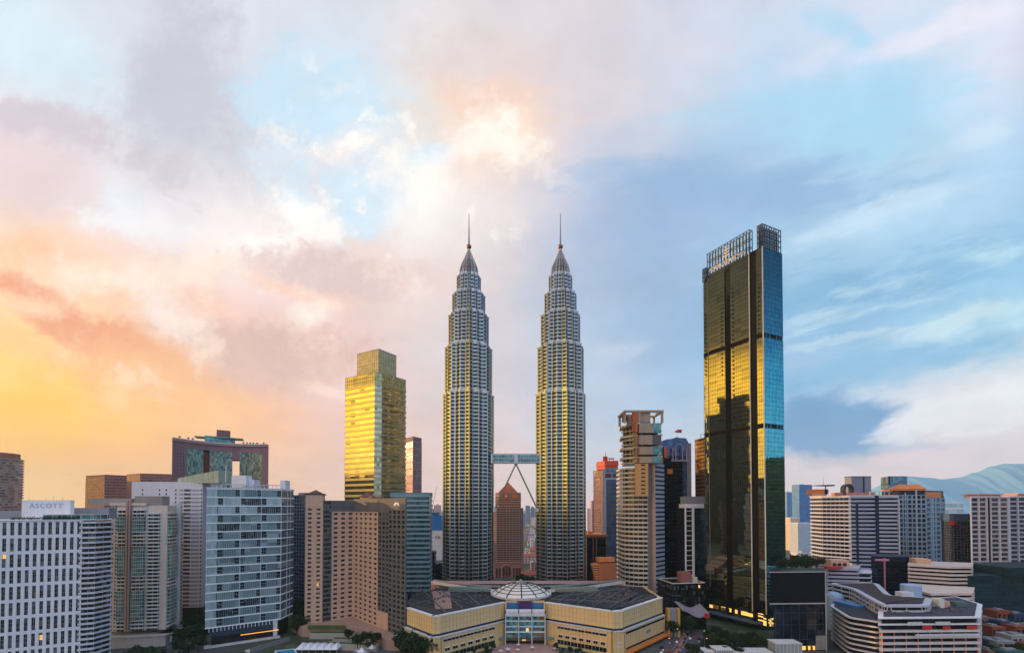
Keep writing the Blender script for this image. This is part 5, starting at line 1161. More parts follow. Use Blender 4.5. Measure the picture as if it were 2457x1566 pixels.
# ================================================================ SHOPPING MALL
t = thing('shopping_mall', (10, 350), 'cream panelled shopping mall with a ribbed glass dome and a teal glazed central entrance', 'shopping mall')
A, B, C = XY(944,345), XY(1039,311), XY(1211.5,356); D_, E_, F_, H_ = XY(1308,356), XY(1467,326), XY(1492,328), XY(1588,375)
A = XY(978,337)
zr = 32.0; top_m = cream; lowm = W('cream_lower', (218,186,132), .7, .14, .16); coping = W('coping_pale', (226,222,222), .6)
N1 = XY(1056,313)            # notch right of the left corner
front_l = [A, B, N1, lerp(N1,C,.86), C]; front_r = [D_, lerp(D_,E_,.17), E_, F_, H_]
def shift(p, fr, d): return (p[0]+fr[2][0]*d, p[1]+fr[2][1]*d)
roofpoly = ccw([A, B, N1, C, (C[0],C[1]+6), (D_[0],D_[1]+6), D_, E_, F_, H_, (H_[0]+2,H_[1]+60), (78,455), (-76,455), (A[0]+2, A[1]+40)])
solid(t, 'body', offset(roofpoly, -1.2), 0, zr-1.4, lowm)
mC = MB(); mLg = MB()
def wall_run(P0, P1, up_out=0.0, low_out=2.2, strip=None, wins_=None, joints=True):
    fr, L = frame(P0, P1); mU = MB(); mL = MB(); mj = MB(); mU.fbox(fr, 0, L, -1.2, up_out, 20, zr); mC.fbox(fr, -.2, L+.2, -2.4, up_out+.4, zr, zr+.9)
    mL.fbox(fr, 0, L, -1.2, low_out, 0, 18); mLg.fbox(fr, -.2, L+.2, up_out, low_out+.7, 18, 18.5); mD = MB(); mD.fbox(fr, 0, L, -1.2, up_out-.25, 18.5, 20); mD.build('shadow_gap', navy, t)
    if joints:
        k = 2.0
        while k < L: mj.fbox(fr, k-.1, k+.1, up_out, up_out+.05, 20.2, zr-.2); mj.fbox(fr, k-.06, k+.06, low_out, low_out+.05, 0, 17.8); k += 3.2
        for z in (23.8, 27.8): mj.fbox(fr, 0, L, up_out, up_out+.05, z, z+.1)
    mU.build('upper_wall', top_m, t); mL.build('lower_wall', lowm, t); mj.build('panel_joints', W('joint_tan', (170,132,82)) if 'joint_tan' not in bpy.data.materials else bpy.data.materials['joint_tan'], t)
    return fr, L
wins = []; sunsh = MB(); rib = []
def openings(fr, L, a0, a1, n_up, n_mid, out):
    for k in range(n_up):
        c0, c1 = a0+(a1-a0)*k/n_up+.25, a0+(a1-a0)*(k+1)/n_up-.25; c = (c0+c1)/2
        o_, u_, n_ = fr; rib.append((o_[0]+u_[0]*c+n_[0]*(out+.06), o_[1]+u_[1]*c+n_[1]*(out+.06), 14.2, atan2(u_[1],u_[0]), c1-c0, 1.7))
    for k in range(n_mid):
        c = a0+(a1-a0)*(k+.5)/n_mid; w = (a1-a0)/n_mid*.58; o_, u_, n_ = fr
        wins.append((o_[0]+u_[0]*c+n_[0]*(out+.06), o_[1]+u_[1]*c+n_[1]*(out+.06), 7.4, atan2(u_[1],u_[0]), w, 2.2)); sunsh.fbox(fr, c-w/2-.3, c+w/2+.3, out, out+.9, 9.7, 10.0)
        c0, c1 = a0+(a1-a0)*k/n_mid+.2, a0+(a1-a0)*(k+1)/n_mid-.2
        wins.append((o_[0]+u_[0]*(c0+c1)/2+n_[0]*(out+.06), o_[1]+u_[1]*(c0+c1)/2+n_[1]*(out+.06), 2.2, atan2(u_[1],u_[0]), c1-c0, 3.3))
    mLg.fbox(fr, a0, a1, out, out+1.0, 16.1, 16.4)
fr, L = wall_run(A, B); openings(fr, L, L*.1, L*.86, 3, 0, 2.2)
wall_run(B, N1, .4, 2.9)
fr, L = wall_run(N1, lerp(N1,C,.86)); openings(fr, L, L*.03, L*.93, 7, 7, 2.2)
wall_run(lerp(N1,C,.86), C, -.3, .9); wall_run(D_, lerp(D_,E_,.17), -.3, .9)
fr, L = wall_run(lerp(D_,E_,.17), E_); openings(fr, L, L*.05, L*.93, 7, 7, 2.2)
fr, L = wall_run(E_, F_, 1.2, 2.9); 
for z in (6.5, 9.5): mLg.fbox(fr, L*.25, L*.8, 2.9, 3.1, z, z+.9, 0)
fr, L = wall_run(F_, H_); rib.append((fr[0][0]+fr[1][0]*L*.5+fr[2][0]*2.26, fr[0][1]+fr[1][1]*L*.5+fr[2][1]*2.26, 15.2, atan2(fr[1][1],fr[1][0]), L*.96, 1.5))
rib.append((fr[0][0]+fr[1][0]*L*.5+fr[2][0]*2.26, fr[0][1]+fr[1][1]*L*.5+fr[2][1]*2.26, 3.6, atan2(fr[1][1],fr[1][0]), L*.96, 1.6))
mm = MB(); mm.fbox(fr, L*.5, L*.58, 2.2, 2.4, 9.5, 11.2); mm.fbox(fr, L*.52, L*.6, 2.3, 2.5, 10.4, 11.9); mm.build('wall_emblem', W('emblem_bluegreen', (104,134,140)), t)
mm = MB(); mm.fbox(fr, L*.02, L*1.02, 2.3, 6.5, 2.0, 3.2); mm.build('awning', orange, t)
fr2, L2_ = frame(H_, (H_[0]+2,H_[1]+60)); mU = MB(); mU.fbox(fr2, 0, L2_, -1.2, 0, 0, zr); mU.build('side_wall', top_m, t); mC.build('coping', coping, t); mLg.build('ledge', W('ledge_pale', (206,204,206), .6), t); sunsh.build('sunshade', coping, t)
put_windows(t, wins, g_tealdk, bars=0, barm=offwhite); put_windows(t, rib, g_navy, 'ribbon_window', bars=0, barm=offwhite)
# orange sign on the left corner pier and teal sign
fr, L = frame(B, N1)
mm = MB(); fq = ((B[0],B[1]), (1,0), (0,-1))
for k, (w, z) in enumerate(((1.1,10.2),(1.5,9.6),(.9,9.0))): mm.fbox(fr, L*.3+k*.5, L*.3+k*.5+w*1.6, 2.95, 3.15, z, z+.5)
mm.build('orange_sign', W('sign_orange2', (226,90,40)), t); mm = MB(); mm.fbox(fr, L*.3, L*.75, 2.95, 3.15, 2.0, 2.8); mm.build('teal_sign', W('sign_teal', (90,170,150)), t)
# entrance
ax, bx_ = C[0]+.6, D_[0]-.6; ye = 352.0; fr = ((ax, ye), (1,0), (0,-1)); L = bx_-ax
solid(t, 'entrance_core', [(ax,ye+1.5),(bx_,ye+1.5),(bx_,ye+14),(ax,ye+14)], 5.5, 27, dark)
e1 = glassm('entrance_glass', [((70,140,150),3),((120,170,176),2),((60,90,60),1),((150,110,70),1),((50,110,130),2)], .4, .15, (1.8,2.6), .02, 3, .02)
for k, (z0, z1) in enumerate(((5.5,9.6),(10.6,14.0),(14.8,18.4),(19.2,22.6))):
    for j in range(3): mm = MB(); mm.fbox(fr, L*j/3+.5, L*(j+1)/3-.5, -.6, 0, z0, z1); mm.build('glass_panel', e1, t)
    mm = MB(); mm.fbox(fr, 0, L, -1.2, .7, z1, (10.6,14.8,19.2,26.0)[k] if k < 3 else z1+1.2); mm.build('white_band', W('entrance_white', (210,224,226)) if k == 0 else bpy.data.materials['entrance_white'], t)
for j in range(4):
    mm = MB(); mm.fbox(fr, L*j/3-.4, L*j/3+.4, -.5, 1.6, 0, 24.5); mm.build('column', W('entrance_column', (190,196,200)) if j == 0 else bpy.data.materials['entrance_column'], t)
for j in range(3): mm = MB(); mm.fbox(fr, L*j/3+.4, L*(j+1)/3-.4, -3, 1.0, 23.8, 27.5); mm.fbox(fr, L*j/3+.4, L*(j+1)/3-.4, 1.0, 2.0, 26, 27.5); mm.build('entrance_hood', white, t)
mm = MB(); mm.fbox(fr, 0, L, -8, -7, 27, 31.5); mm.build('blue_backwall', bluew, t); mm = MB(); mm.fbox(fr, L*.36, L*.64, -6.5, -4, 27, 32.5); mm.fbox(fr, L*.3, L*.7, -6, -5, 32.5, 33.4)
for k in range(9): mm.fbox(fr, L*.3+L*.4*k/8-.1, L*.3+L*.4*k/8+.1, -6.2, -6, 27, 36)
mm.build('purple_kiosk', W('purple_metal', (76,40,90)), t)
mm = MB()
for s0 in (0.0, 1.0): mm.fbox(fr, L*s0-.6 if s0 else -.2, L*s0+.2 if s0 else .6, -9, 0, 27, 32.6)
mm.fbox(fr, -.2, L+.2, -9.6, -9, 27, 33); mm.build('cream_return', cream, t)
mm = MB(); mm.fbox(fr, L*.35, L*.68, -1.4, -1.2, 2.2, 5.0); mm.build('lit_entrance', glassm('lit_entrance', [((120,80,50),1)], .1, .4, (1.3,1.3), 0, 3, .12, (.5,.3,.12)), t)
mm = MB(); mm.fbox(fr, -22, 0, -6, 2.5, 4.6, 6.0); mm.fbox(fr, L, L+24, -6, 2.5, 4.6, 6.0); mm.build('side_canopy', W('canopy_teal2', (110,134,132)), t)
# roof: dark skylight fields with pale beams, ribbed halls, terrace
sky_m = glassm('roof_skylight', [((14,20,32),4),((22,32,48),3),((10,12,20),2),((46,52,64),1)], .0, .5, (3,3), .05)
dkroof = W('dark_roof', (34,36,44), .5)
def roofsheet(name, pts, z, m, h=.6): return solid(t, name, pts, z, z+h, m)
roofsheet('skylight_field', [XY(968,352), XY(1038,322), XY(1060,324), XY(1204,364), XY(1150,400), XY(1000,405)], zr-1.2, sky_m)
roofsheet('skylight_field', [XY(1312,366), XY(1466,338), XY(1490,345), XY(1535,395), XY(1500,430), XY(1370,425)], zr-1.2, sky_m)
roofsheet('skylight_field', [XY(1492,338), XY(1572,378), XY(1570,402), XY(1512,380)], zr-1.2, sky_m)
roofsheet('main_roof', offset(roofpoly, -1.6), zr-1.39, W('roof_dusk', (40,36,40), .9, .4), .15)
roofsheet('roof_terrace', [XY(1036,410), XY(1080,408), XY(1085,340), XY(1046,338)], zr-.9, W('terrace_pink', (170,132,120), .9, .4), .7)
rr = random.Random(8); mm = MB()
for (p0, p1) in (((1070,326),(1010,420)),((1110,338),(1050,430)),((1150,349),(1100,430)),((1340,362),(1400,432)),((1385,353),(1455,432)),((1425,346),(1510,430)),((1462,342),(1530,400)),((1490,345),(1540,385)),((985,350),(1150,420)),((1330,380),(1500,420)),((1320,372),(1480,360)),((1520,360),(1572,385))):
    f9, L9 = frame(XY(*p0), XY(*p1)); mm.fbox(f9, 0, L9, -.45, .45, zr-.6, zr+.5)
mm.build('roof_beam', W('beam_pale', (98,98,106)), t)
mm = MB()
for k in range(170):
    px, D9 = (rr.uniform(985,1180) if k % 2 else rr.uniform(1340,1540)), rr.uniform(352,425); x, y = XY(px, D9); w, d, h = rr.uniform(.8,2.6), rr.uniform(.8,2.4), rr.uniform(.5,1.5); mm.box(x-w/2,x+w/2,y-d/2,y+d/2,zr-.5,zr-.5+h)
mm.build('roof_equipment', [W('equip_mix', (96,88,90), .7, .4)], t)
hall = W('hall_roof_green', (120,134,122), .6, .2)
for (a, b_, D0) in ((1078,1178,412),(1322,1432,412)):
    mm = MB(); x0, x1 = XY(a,D0)[0], XY(b_,D0)[0]
    for k in range(22): xx = x0+(x1-x0)*k/22; mm.box(xx, xx+(x1-x0)/22*.6, D0-7, D0+8, zr-.5, zr+2.2)
    mm.box(x0, x1, D0-6.9, D0+7.9, zr-.5, zr+1.7); mm.build('ribbed_hall_roof', hall, t)
# sweeping pale rims
def sweep(pts, z0, z1, w, m, name):
    mm = MB()
    for i in range(len(pts)-1):
        f9, L9 = frame(pts[i], pts[i+1]); mm.fbox(f9, -.3, L9+.3, -w, 0, z0, z1)
    return mm.build(name, m, t)
def curve(p0, p1, p2, n=12): return [lerp(lerp(p0,p1,i/n), lerp(p1,p2,i/n), i/n) for i in range(n+1)]
solid(t, 'rear_block', [XY(1035,448), XY(1100,452), XY(1390,452), XY(1500,448), XY(1500,468), XY(1390,470), XY(1100,470), XY(1035,470)], 0, zr-1, W('rear_pink', (190,150,140), .85, .3))
sweep(curve(XY(1040,446), XY(1160,405), XY(1200,402)), zr-.5, zr+1.8, 2.2, offwhite, 'curved_rim'); sweep(curve(XY(1290,402), XY(1360,402), XY(1492,448)), zr-.5, zr+1.8, 2.2, offwhite, 'curved_rim')
sweep(curve(XY(1040,462), XY(1110,430), XY(1200,425)), zr, zr+1.2, 3, W('rim_grey', (150,150,146)), 'curved_rim'); sweep(curve(XY(1290,425), XY(1380,430), XY(1490,462)), zr, zr+1.2, 3, bpy.data.materials['rim_grey'], 'curved_rim')
# dome
cxd, cyd = XY(1250, 398)[0], 398.0; Rd = 26.5; hd_ = 9.5; zb = zr; Rs = (Rd*Rd+hd_*hd_)/(2*hd_)
mm = MB(); seg = 12; rings = 6
def dp(a, k): r = Rd*(1-k/rings*.86); return (cxd+r*cos(a), cyd+r*sin(a), zb+sqrt(Rs*Rs-r*r)-(Rs-hd_))
for i in range(seg):
    for k in range(rings):
        a0, a1 = 2*pi*i/seg, 2*pi*(i+1)/seg; mid_ = lambda a, kk: dp(a, kk)
        for s_ in range(3): u0, u1 = a0+(a1-a0)*s_/3, a0+(a1-a0)*(s_+1)/3; mm.poly([dp(u0,k), dp(u1,k), dp(u1,k+1), dp(u0,k+1)])
mm.build('dome_panels', W('dome_white_glass', (240,228,220), .4), t)
mm = MB()
for i in range(seg):
    a = 2*pi*(i+.0)/seg
    for k in range(rings): p, q9 = dp(a,k), dp(a,k+1); mm.tube(p, q9, .6, .5, 5)
for k in range(rings+1):
    for i in range(48): mm.tube(dp(2*pi*i/48,k), dp(2*pi*(i+1)/48,k), .42, .42, 5)
mm.build('dome_ribs', W('dome_rib_green', (44,58,44)), t); mm = MB(); mm.lathe((cxd,cyd), [(4.5,zb+hd_-.6),(4.5,zb+hd_+.8),(2,zb+hd_+1.6),(.2,zb+hd_+3.2)], 16); mm.build('dome_finial', grey, t)
solid(t, 'dome_drum', arc((cxd,cyd), Rd+1, 0, 345, 23), zr-1, zr+.6, offwhite)

# ================================================================ RIGHT CLUSTER
def far_tower(px0, px1, D, py, lab, m, gl, cat='office tower', grp=None, n=30):
    A, B = XY(px0, D), XY(px1, D+10); t = thing('office_tower', A, lab, cat, grp); fp = ccw(quad(A, B, 40)); zt = ZZ(py, D, px0)
    bands(t, fp, 0, zt, n, .7, gl, m, out=.2, mull=8, mm=m, mout=.3); roof_plant(t, fp, zt, m, 2, px0, 4)
gfb = glassm('far_blue_glass', [((52,112,178),3),((64,126,190),2)], .3, .3, (8,8), .01)
far_tower(1888,1912,2300,1180,'paler and lower of the two blue towers right of the tallest dark tower', W('soft_blue', (100,140,190)), glassm('far_blue_glass2', [((92,134,184),1)], .3, .3), n=20)
far_tower(1918,1949,1900,1162,'brighter and taller of the two blue towers right of the tallest dark tower', bluew, gfb, n=24)
A, B = XY(1896,1100), XY(1918,1100); t = thing('white_block', A, 'small off-white block with a flat lid below the blue towers', 'building'); z9 = ZZ(1243,1100); solid(t, 'wall', quad(A,B,20), 0, z9, far_m[1]); solid(t, 'lid', offset(ccw(quad(A,B,20)),1), z9, z9+2, white)
A, B = XY(1914,1000), XY(1964,1000); t = thing('white_block', A, 'wide blank pale blue-white block below the blue towers', 'building'); z9 = ZZ(1255,1000); solid(t, 'wall', quad(A,B,30), 0, z9, W('blank_pale', (180,192,208))); parapet(t, quad(A,B,30), z9, 1, white)
# orange-topped residential slab
A, B = XY(1950,700), XY(1975,690); t = thing('apartment_tower', A, 'pale pink apartment block with an orange crown and thin roof canopy behind the banded block', 'apartment tower'); zt = ZZ(1185,700)
fp = ccw(quad(A, B, 24)); bands(t, fp, 0, zt, 26, .45, glassm('pink_far_glass', [((150,120,130),1),((120,104,124),1)], .3, .3), W('pale_pink_wall', (220,180,170)), out=.2, mull=4, mm=slab_pink, mout=.3, mw=.5)
x0, x1 = XY(1952,705)[0], XY(1998,705)[0]; solid(t, 'orange_crown', [(x0,700),(x1-12,700),(x1-12,722),(x0,722)], zt, zt+8, orange); m2 = MB(); m2.hexa([(x0+2,700,zt+14),(x1,700,zt+13),(x1,716,zt+13),(x0+2,716,zt+14),(x0+5,700,zt+14.7),(x1,700,zt+15.5),(x1,716,zt+15.5),(x0+5,716,zt+14.7)]); m2.tube((x0+20,706,zt+8),(x0+20,706,zt+14),.4,.4,6); m2.tube((x1-10,706,zt+8),(x1-10,706,zt+14),.4,.4,6); m2.tube((x1-14,706,zt+15),(x1-14,706,zt+28),.3,.2,5); m2.build('roof_canopy', W('canopy_blue', (90,120,150)), t)
solid(t, 'roof_room', [(x1-16,700),(x1-10,700),(x1-10,712),(x1-16,712)], zt, zt+8, W('slate_room', (110,120,150)))
# banded block: three slabs of rounded white balconies
A, B, C = XY(1973,595), XY(2038,572), XY(2155,560)
t = thing('banded_block', B, 'long apartment block striped with rounded white balcony bands on dark glass', 'apartment block'); zt = ZZ(1190,575,2040)
wb = W('white_band', (204,208,224)); gd_ = glassm('band_dark_glass', [((22,26,42),3),((34,36,52),2),((14,16,30),2),((74,64,66),1)], .4, .12, (2.6,5.2), .02)
fpA = ccw([A, lerp(A,B,.97), (B[0]+2,B[1]+22), (A[0]+2,A[1]+24)]); bands(t, fpA, ZZ(1345,575), zt, 16, .62, gd_, wb, out=1.1, gname='balcony_glazing', sname='balcony_slab', mull=4.5, mm=wb, mout=.2)
solid(t, 'white_pier', ccw(quad(B, lerp(B,C,.035), 20)), ZZ(1345,575), zt+1, wb)
q = lambda f: lerp(B, C, f)
f9, L9 = frame(B, C); dz_ = zt-ZZ(1400,565)
def rounded(p0, p1, bul, dep=18): 
    f8, L8 = frame(p0, p1); return ccw([(p0[0]+f8[1][0]*L8*i/8+f8[2][0]*bul*sin(pi*i/8), p0[1]+f8[1][1]*L8*i/8+f8[2][1]*bul*sin(pi*i/8)) for i in range(9)] + [(p1[0]-f8[2][0]*dep,p1[1]-f8[2][1]*dep),(p0[0]-f8[2][0]*dep,p0[1]-f8[2][1]*dep)])
bands(t, rounded(q(.05), q(.52), 1.5), ZZ(1400,565), zt, 22, .5, W('navy_gap', (8,12,34), .3), W('lavender_band', (176,184,206)), out=1.0, gname='balcony_glazing', sname='balcony_slab')
bands(t, rounded(q(.60), q(.99), 1.0), ZZ(1330,560), zt, 15, .5, bpy.data.materials['navy_gap'], W('lavender_band2', (190,194,212)), out=1.0, gname='balcony_glazing', sname='balcony_slab')
m2 = MB(); m2.fbox(f9, L9*.53, L9*.585, -3, 2.6, ZZ(1335,560), zt+1); m2.fbox(f9, L9*.12, L9*.16, -3, 2.8, ZZ(1355,560), zt-8); m2.build('navy_shaft', navy, t)
m2 = MB(); m2.fbox(f9, L9*.985, L9*1.01, -1, 2.2, ZZ(1330,560), zt-4); m2.fbox(f9, L9*.58, L9*1.01, -1, 2.2, ZZ(1334,560), ZZ(1330,560)); m2.build('white_frame', wb, t)
solid(t, 'roof', ccw([A,B,C,(C[0]+3,C[1]+22),(A[0],A[1]+26)]), zt, zt+1.2, slab_pink)
m2 = MB(); m2.fbox(f9, -14, L9*.6, -16, -6, zt+1.2, zt+5); m2.build('penthouse', W('penthouse_pink', (196,128,116)), t)
a, b_ = XY(2044,585), XY(2091,585); solid(t, 'lift_block', quad(a, b_, 12), zt, ZZ(1143,585), W('lift_grey', (132,138,156))); m2 = MB(); f8, L8 = frame(a, b_); m2.fbox(f8, L8*.58, L8*.66, 0.05, .3, zt, ZZ(1144,585)); m2.fbox(f8, -.5, L8+.5, -12.5, .4, ZZ(1143,585), ZZ(1143,585)+.6); m2.build('dark_slot', navy, t)
cxa = (XY(2025,578)[0]+XY(2048,578)[0])/2; m2 = MB()
for k in range(12):
    a0, a1 = pi*k/12, pi*(k+1)/12; ro, ri, zc = 6.4, 4.4, ZZ(1172,578); m2.hexa([(cxa+ro*cos(a1),577,zc+ro*sin(a1)),(cxa+ro*cos(a0),577,zc+ro*sin(a0)),(cxa+ro*cos(a0),584,zc+ro*sin(a0)),(cxa+ro*cos(a1),584,zc+ro*sin(a1)),(cxa+ri*cos(a1),577,zc+ri*sin(a1)),(cxa+ri*cos(a0),577,zc+ri*sin(a0)),(cxa+ri*cos(a0),584,zc+ri*sin(a0)),(cxa+ri*cos(a1),584,zc+ri*sin(a1))])
m2.box(cxa-6.4,cxa-4.4,577,584,zt,zc); m2.box(cxa+4.4,cxa+6.4,577,584,zt,zc); m2.build('roof_arch', navy, t)
m2 = MB(); f8, L8 = frame(XY(2088,566), XY(2140,562)); k = 0
while k < L8: m2.fbox(f8, k, k+.5, -1, 0, zt+1.2, zt+6); k += 5.5
m2.fbox(f8, 0, L8, -1, 0, zt+5.5, zt+6.2); m2.build('pergola', wb, t)
# grid block with orange roofs
A, B, C = XY(2156,600), XY(2222,590), XY(2268,612); t = thing('grid_block', B, 'blue-grey gridded apartment block with orange roofs and a glass lift box', 'apartment block'); zt = ZZ(1176,595)
wins = []; mb = MB(); gm_ = W('grid_frame', (150,170,190)); f9, L9 = frame(A, B); grid_face(f9, L9, 0, zt-6, 6, 20, .72, .68, mb, wins, deep=.9)
f8, L8 = frame(B, C); grid_face(f8, L8, 0, zt-10, 4, 19, .72, .68, mb, wins, deep=.9); mb.build('frame_wall', gm_, t); put_windows(t, wins, glassm('grid_glass', [((44,70,96),3),((70,104,130),2),((28,40,64),3),((104,140,160),1)], .5, .12, (3,4.8), .02), bars=0)
fp = ccw([A, B, C, (C[0],C[1]+24), (A[0],A[1]+30)]); solid(t, 'core', offset(fp, -1.0), 0, zt-6.2, dark); solid(t, 'attic', offset(fp, -1.5), zt-6.2, zt, navy)
m2 = MB(); p = [lerp(A,B,-.35), lerp(A,B,1.0)]; f7, L7 = frame(*p); c = ccw(quad(p[0], p[1], 22)); m2.prism(c, zt, zt+2.2); m2.prism(offset(c,.5), zt+2.2, zt+8.5, top=offset(c,-5)); m2.build('orange_roof', W('roof_orange', (232,140,84), .7), t)
c = ccw(quad(lerp(B,C,.02), lerp(B,C,.8), 16)); solid(t, 'orange_roof', c, zt-9.5, zt-2, bpy.data.materials['roof_orange'])
a, b_ = XY(2132,604), XY(2178,604); solid(t, 'lift_box', quad(a, b_, 12), zt+2, ZZ(1143,604), g_blue); m2 = MB(); f7, L7 = frame(a, b_); m2.fbox(f7, 0, L7*.1, .0, .3, zt+8, ZZ(1142,604)); m2.fbox(f7, L7*.0, L7, -.5, .4, ZZ(1143,604), ZZ(1142,604)); m2.build('dark_edge', navy, t)
m2 = MB(); m2.fbox(f9, L9*.62, L9*.68, -.4, .6, 0, zt); m2.fbox(f9, L9*.24, L9*.27, -.4, .6, 0, zt-3); m2.fbox(f8, L8*.3, L8*.36, -.4, .6, 0, zt-10); m2.build('pale_fin', W('fin_pale', (170,190,206)), t)
# behind: pale glass halls at the foot of the hills
for (a, b_, D, py, py2, lab) in ((2268,2312,1700,1204,1240,'pale glassy hall below the blue hills, upper of the pair right of the gridded block'),(2266,2300,1250,1252,1290,'pale low hall below the glassy hall right of the gridded block')):
    A, B = XY(a,D), XY(b_,D); t = thing('glass_hall', A, lab, 'building'); fp = ccw(quad(A,B,40)); bands(t, fp, 0, ZZ(py,D,a), 6, .7, glassm('hall_glass%d' % a, [((150,190,214),1),((190,206,220),1)], .3, .3, (12,12)), white, out=1, mull=14, mm=white)
# right edge twins
for (a, b_, D, py, lab, s_) in ((2329,2419,480,1193,'cream-framed apartment tower near the right edge, left of the pair', 0),(2421,2520,500,1192,'cream and navy apartment tower cut by the right edge', 1)):
    A, B = XY(a, D), XY(b_, D+4); t = thing('apartment_tower', A, lab, 'apartment tower', 'framed apartment towers at the right edge'); zt = ZZ(py, D, a); wins = []; mb = MB(); f9, L9 = frame(A, B)
    grid_face(f9, L9*.42, 10, zt, 2, 22, .8, .66, mb, wins, deep=.8); fx = ((A[0]+f9[1][0]*L9*.52, A[1]+f9[1][1]*L9*.52), f9[1], f9[2]); grid_face(fx, L9*.48, 10, zt, 2, 22, .8, .66, mb, wins, deep=.8)
    mb.build('frame_wall', W('cream_frame%d' % s_, (192,184,198)), t); put_windows(t, wins, glassm('edge_glass%d' % s_, [((70,64,76),3),((48,50,70),3),((120,104,104),2),((36,34,46),2)], .4, .15, (2.2,4.2), .02), bars=0)
    m2 = MB(); 
    for k in (0,.21,.42,.52,.76,1.0): m2.fbox(f9, L9*k-.5, L9*k+.5, 0.02, .8, 10, zt+.6)
    m2.fbox(f9, -.5, L9+.5, 0.9, 1.2, zt-.2, zt+1.2); m2.build('white_fin', W('fin_white%d' % s_, (212,212,226)), t)
    fp = ccw([A, B, (B[0]+4,B[1]+22), XY(a+4, D+24)]); solid(t, 'core', offset(fp, -.9), 0, zt-.1, navy); m2 = MB(); m2.fbox(f9, L9*.42, L9*.52, -2, -.5, 10, zt); m2.build('navy_slot', navy, t)
    c = ccw(quad(lerp(A,B,.22), lerp(A,B,.86), 16)); m2 = MB(); m2.prism(c, zt, zt+3.2, top=offset(c,-1.5)); m2.prism(offset(c, .6), zt+3.2, zt+4.2); m2.build('pink_roof', W('roof_pink%d' % s_, (232,176,160)), t)
A, B = XY(2287,520), XY(2327,516); t = thing('dark_block', A, 'dark slate block standing against the left of the cream-framed towers', 'building'); zt = ZZ(1250,520); fp = ccw(quad(A,B,20)); bands(t, fp, 0, zt, 30, .6, g_navy, W('slate_band', (70,72,96)), out=.1, mull=3, mm=W('slate_pier', (92,92,114)), mout=.4, mw=.3); solid(t, 'roof_cap', offset(fp,.8), zt, zt+9, W('cap_blue', (70,100,130))); solid(t, 'red_corner', [(A[0]-1,A[1]-1),(A[0]+4,A[1]-1),(A[0]+4,A[1]+4),(A[0]-1,A[1]+4)], zt-4, zt+.5, redm)
# dark teal screen block, lower right
A, B = XY(2326,420), XY(2620,440); t = thing('dark_teal_block', A, 'broad dark teal glass-clad block filling the view below the framed towers at the right edge', 'building'); zt = ZZ(1381,420); fp = ccw(quad(A,B,40))
bands(t, fp, 0, zt, 12, .93, glassm('teal_screen', [((20,58,70),3),((26,66,76),2)], .25, .3, (16,3.6), .01), W('teal_joint', (18,48,60)), out=.02, mull=12, mm=W('teal_joint2', (22,54,66)), mout=.06)
fpb = ccw(quad(XY(2420,418), XY(2620,430), 38)); solid(t, 'upper_step', fpb, zt, zt+8, bpy.data.materials['teal_joint'])
# small banded buildings
def layered(name, lab, pts, z0, z1, n, frac, gl, sl, out, cat='building', extra=None, grp=None):
    t = thing(name, pts[0], lab, cat, grp); bands(t, ccw(pts), z0, z1, n, frac, gl, sl, out=out); return t
bg_ = glassm('mall_dark_glass', [((18,20,34),3),((34,34,52),3),((60,56,70),1),((10,12,22),2)], .4, .12, (4,3), .02)
t = layered('stepped_block', 'small block of grey-lavender bands under a curved pale roof right of the black podium', [XY(1985,452), XY(2055,446), XY(2060,470), XY(1990,480)], 0, ZZ(1362,450), 12, .45, bg_, W('lavender_band3', (178,172,188)), 1.0)
solid(t, 'roof_house', quad(XY(1992,455), XY(2036,452), 12), ZZ(1362,450), ZZ(1344,450), W('roof_house_pink', (222,170,150))); solid(t, 'red_awning', quad(XY(1984,446), XY(2020,445), 6), ZZ(1364,446), ZZ(1359,446), redm)
m2 = MB(); 
for px in (2000, 2012, 2025): x = XY(px,451)[0]; m2.box(x-1.6,x+1.6,450.6,451,ZZ(1357,451),ZZ(1350,451))
m2.build('small_windows', dark, t)
t = layered('dark_block', 'navy glass mid-rise with a thin pink mast-like edge in front of the banded block', [XY(2088,462), XY(2181,458), XY(2183,480), XY(2090,484)], 0, ZZ(1334,460), 14, .8, g_navy, navy, .1)
m2 = MB(); x = XY(2117,458)[0]; m2.box(x-.5,x+.5,456,457,5,ZZ(1338,458)); m2.box(x-9,x+4,455.5,458,ZZ(1344,458),ZZ(1340,458)); m2.build('pink_edge', W('pink_edge', (206,130,150)), t)
t = layered('frame_block', 'white-framed dark block below the banded block', [XY(2055,450), XY(2086,448), XY(2088,470), XY(2058,472)], 0, ZZ(1372,450), 9, .75, bg_, wb, .8)
t = layered('banded_block', 'cream and pink banded low block of fanning terraces left of the dark teal block', [XY(2180,440), XY(2276,424), XY(2326,424), XY(2328,450), XY(2184,470)], 0, ZZ(1356,430), 14, .5, bg_, W('pinkcream_band', (208,190,186)), 1.4)
solid(t, 'roof_house', quad(XY(2196,444), XY(2232,440), 14), ZZ(1356,430), ZZ(1341,440), W('roof_sand', (206,166,140)))
t = layered('banded_block', 'second fan of slim cream terraces in front of the pink banded block', [XY(2192,402), XY(2230,382), XY(2326,384), XY(2330,410), XY(2200,425)], 0, ZZ(1418,390), 9, .5, bg_, W('cream_band4', (216,196,184)), 1.2)
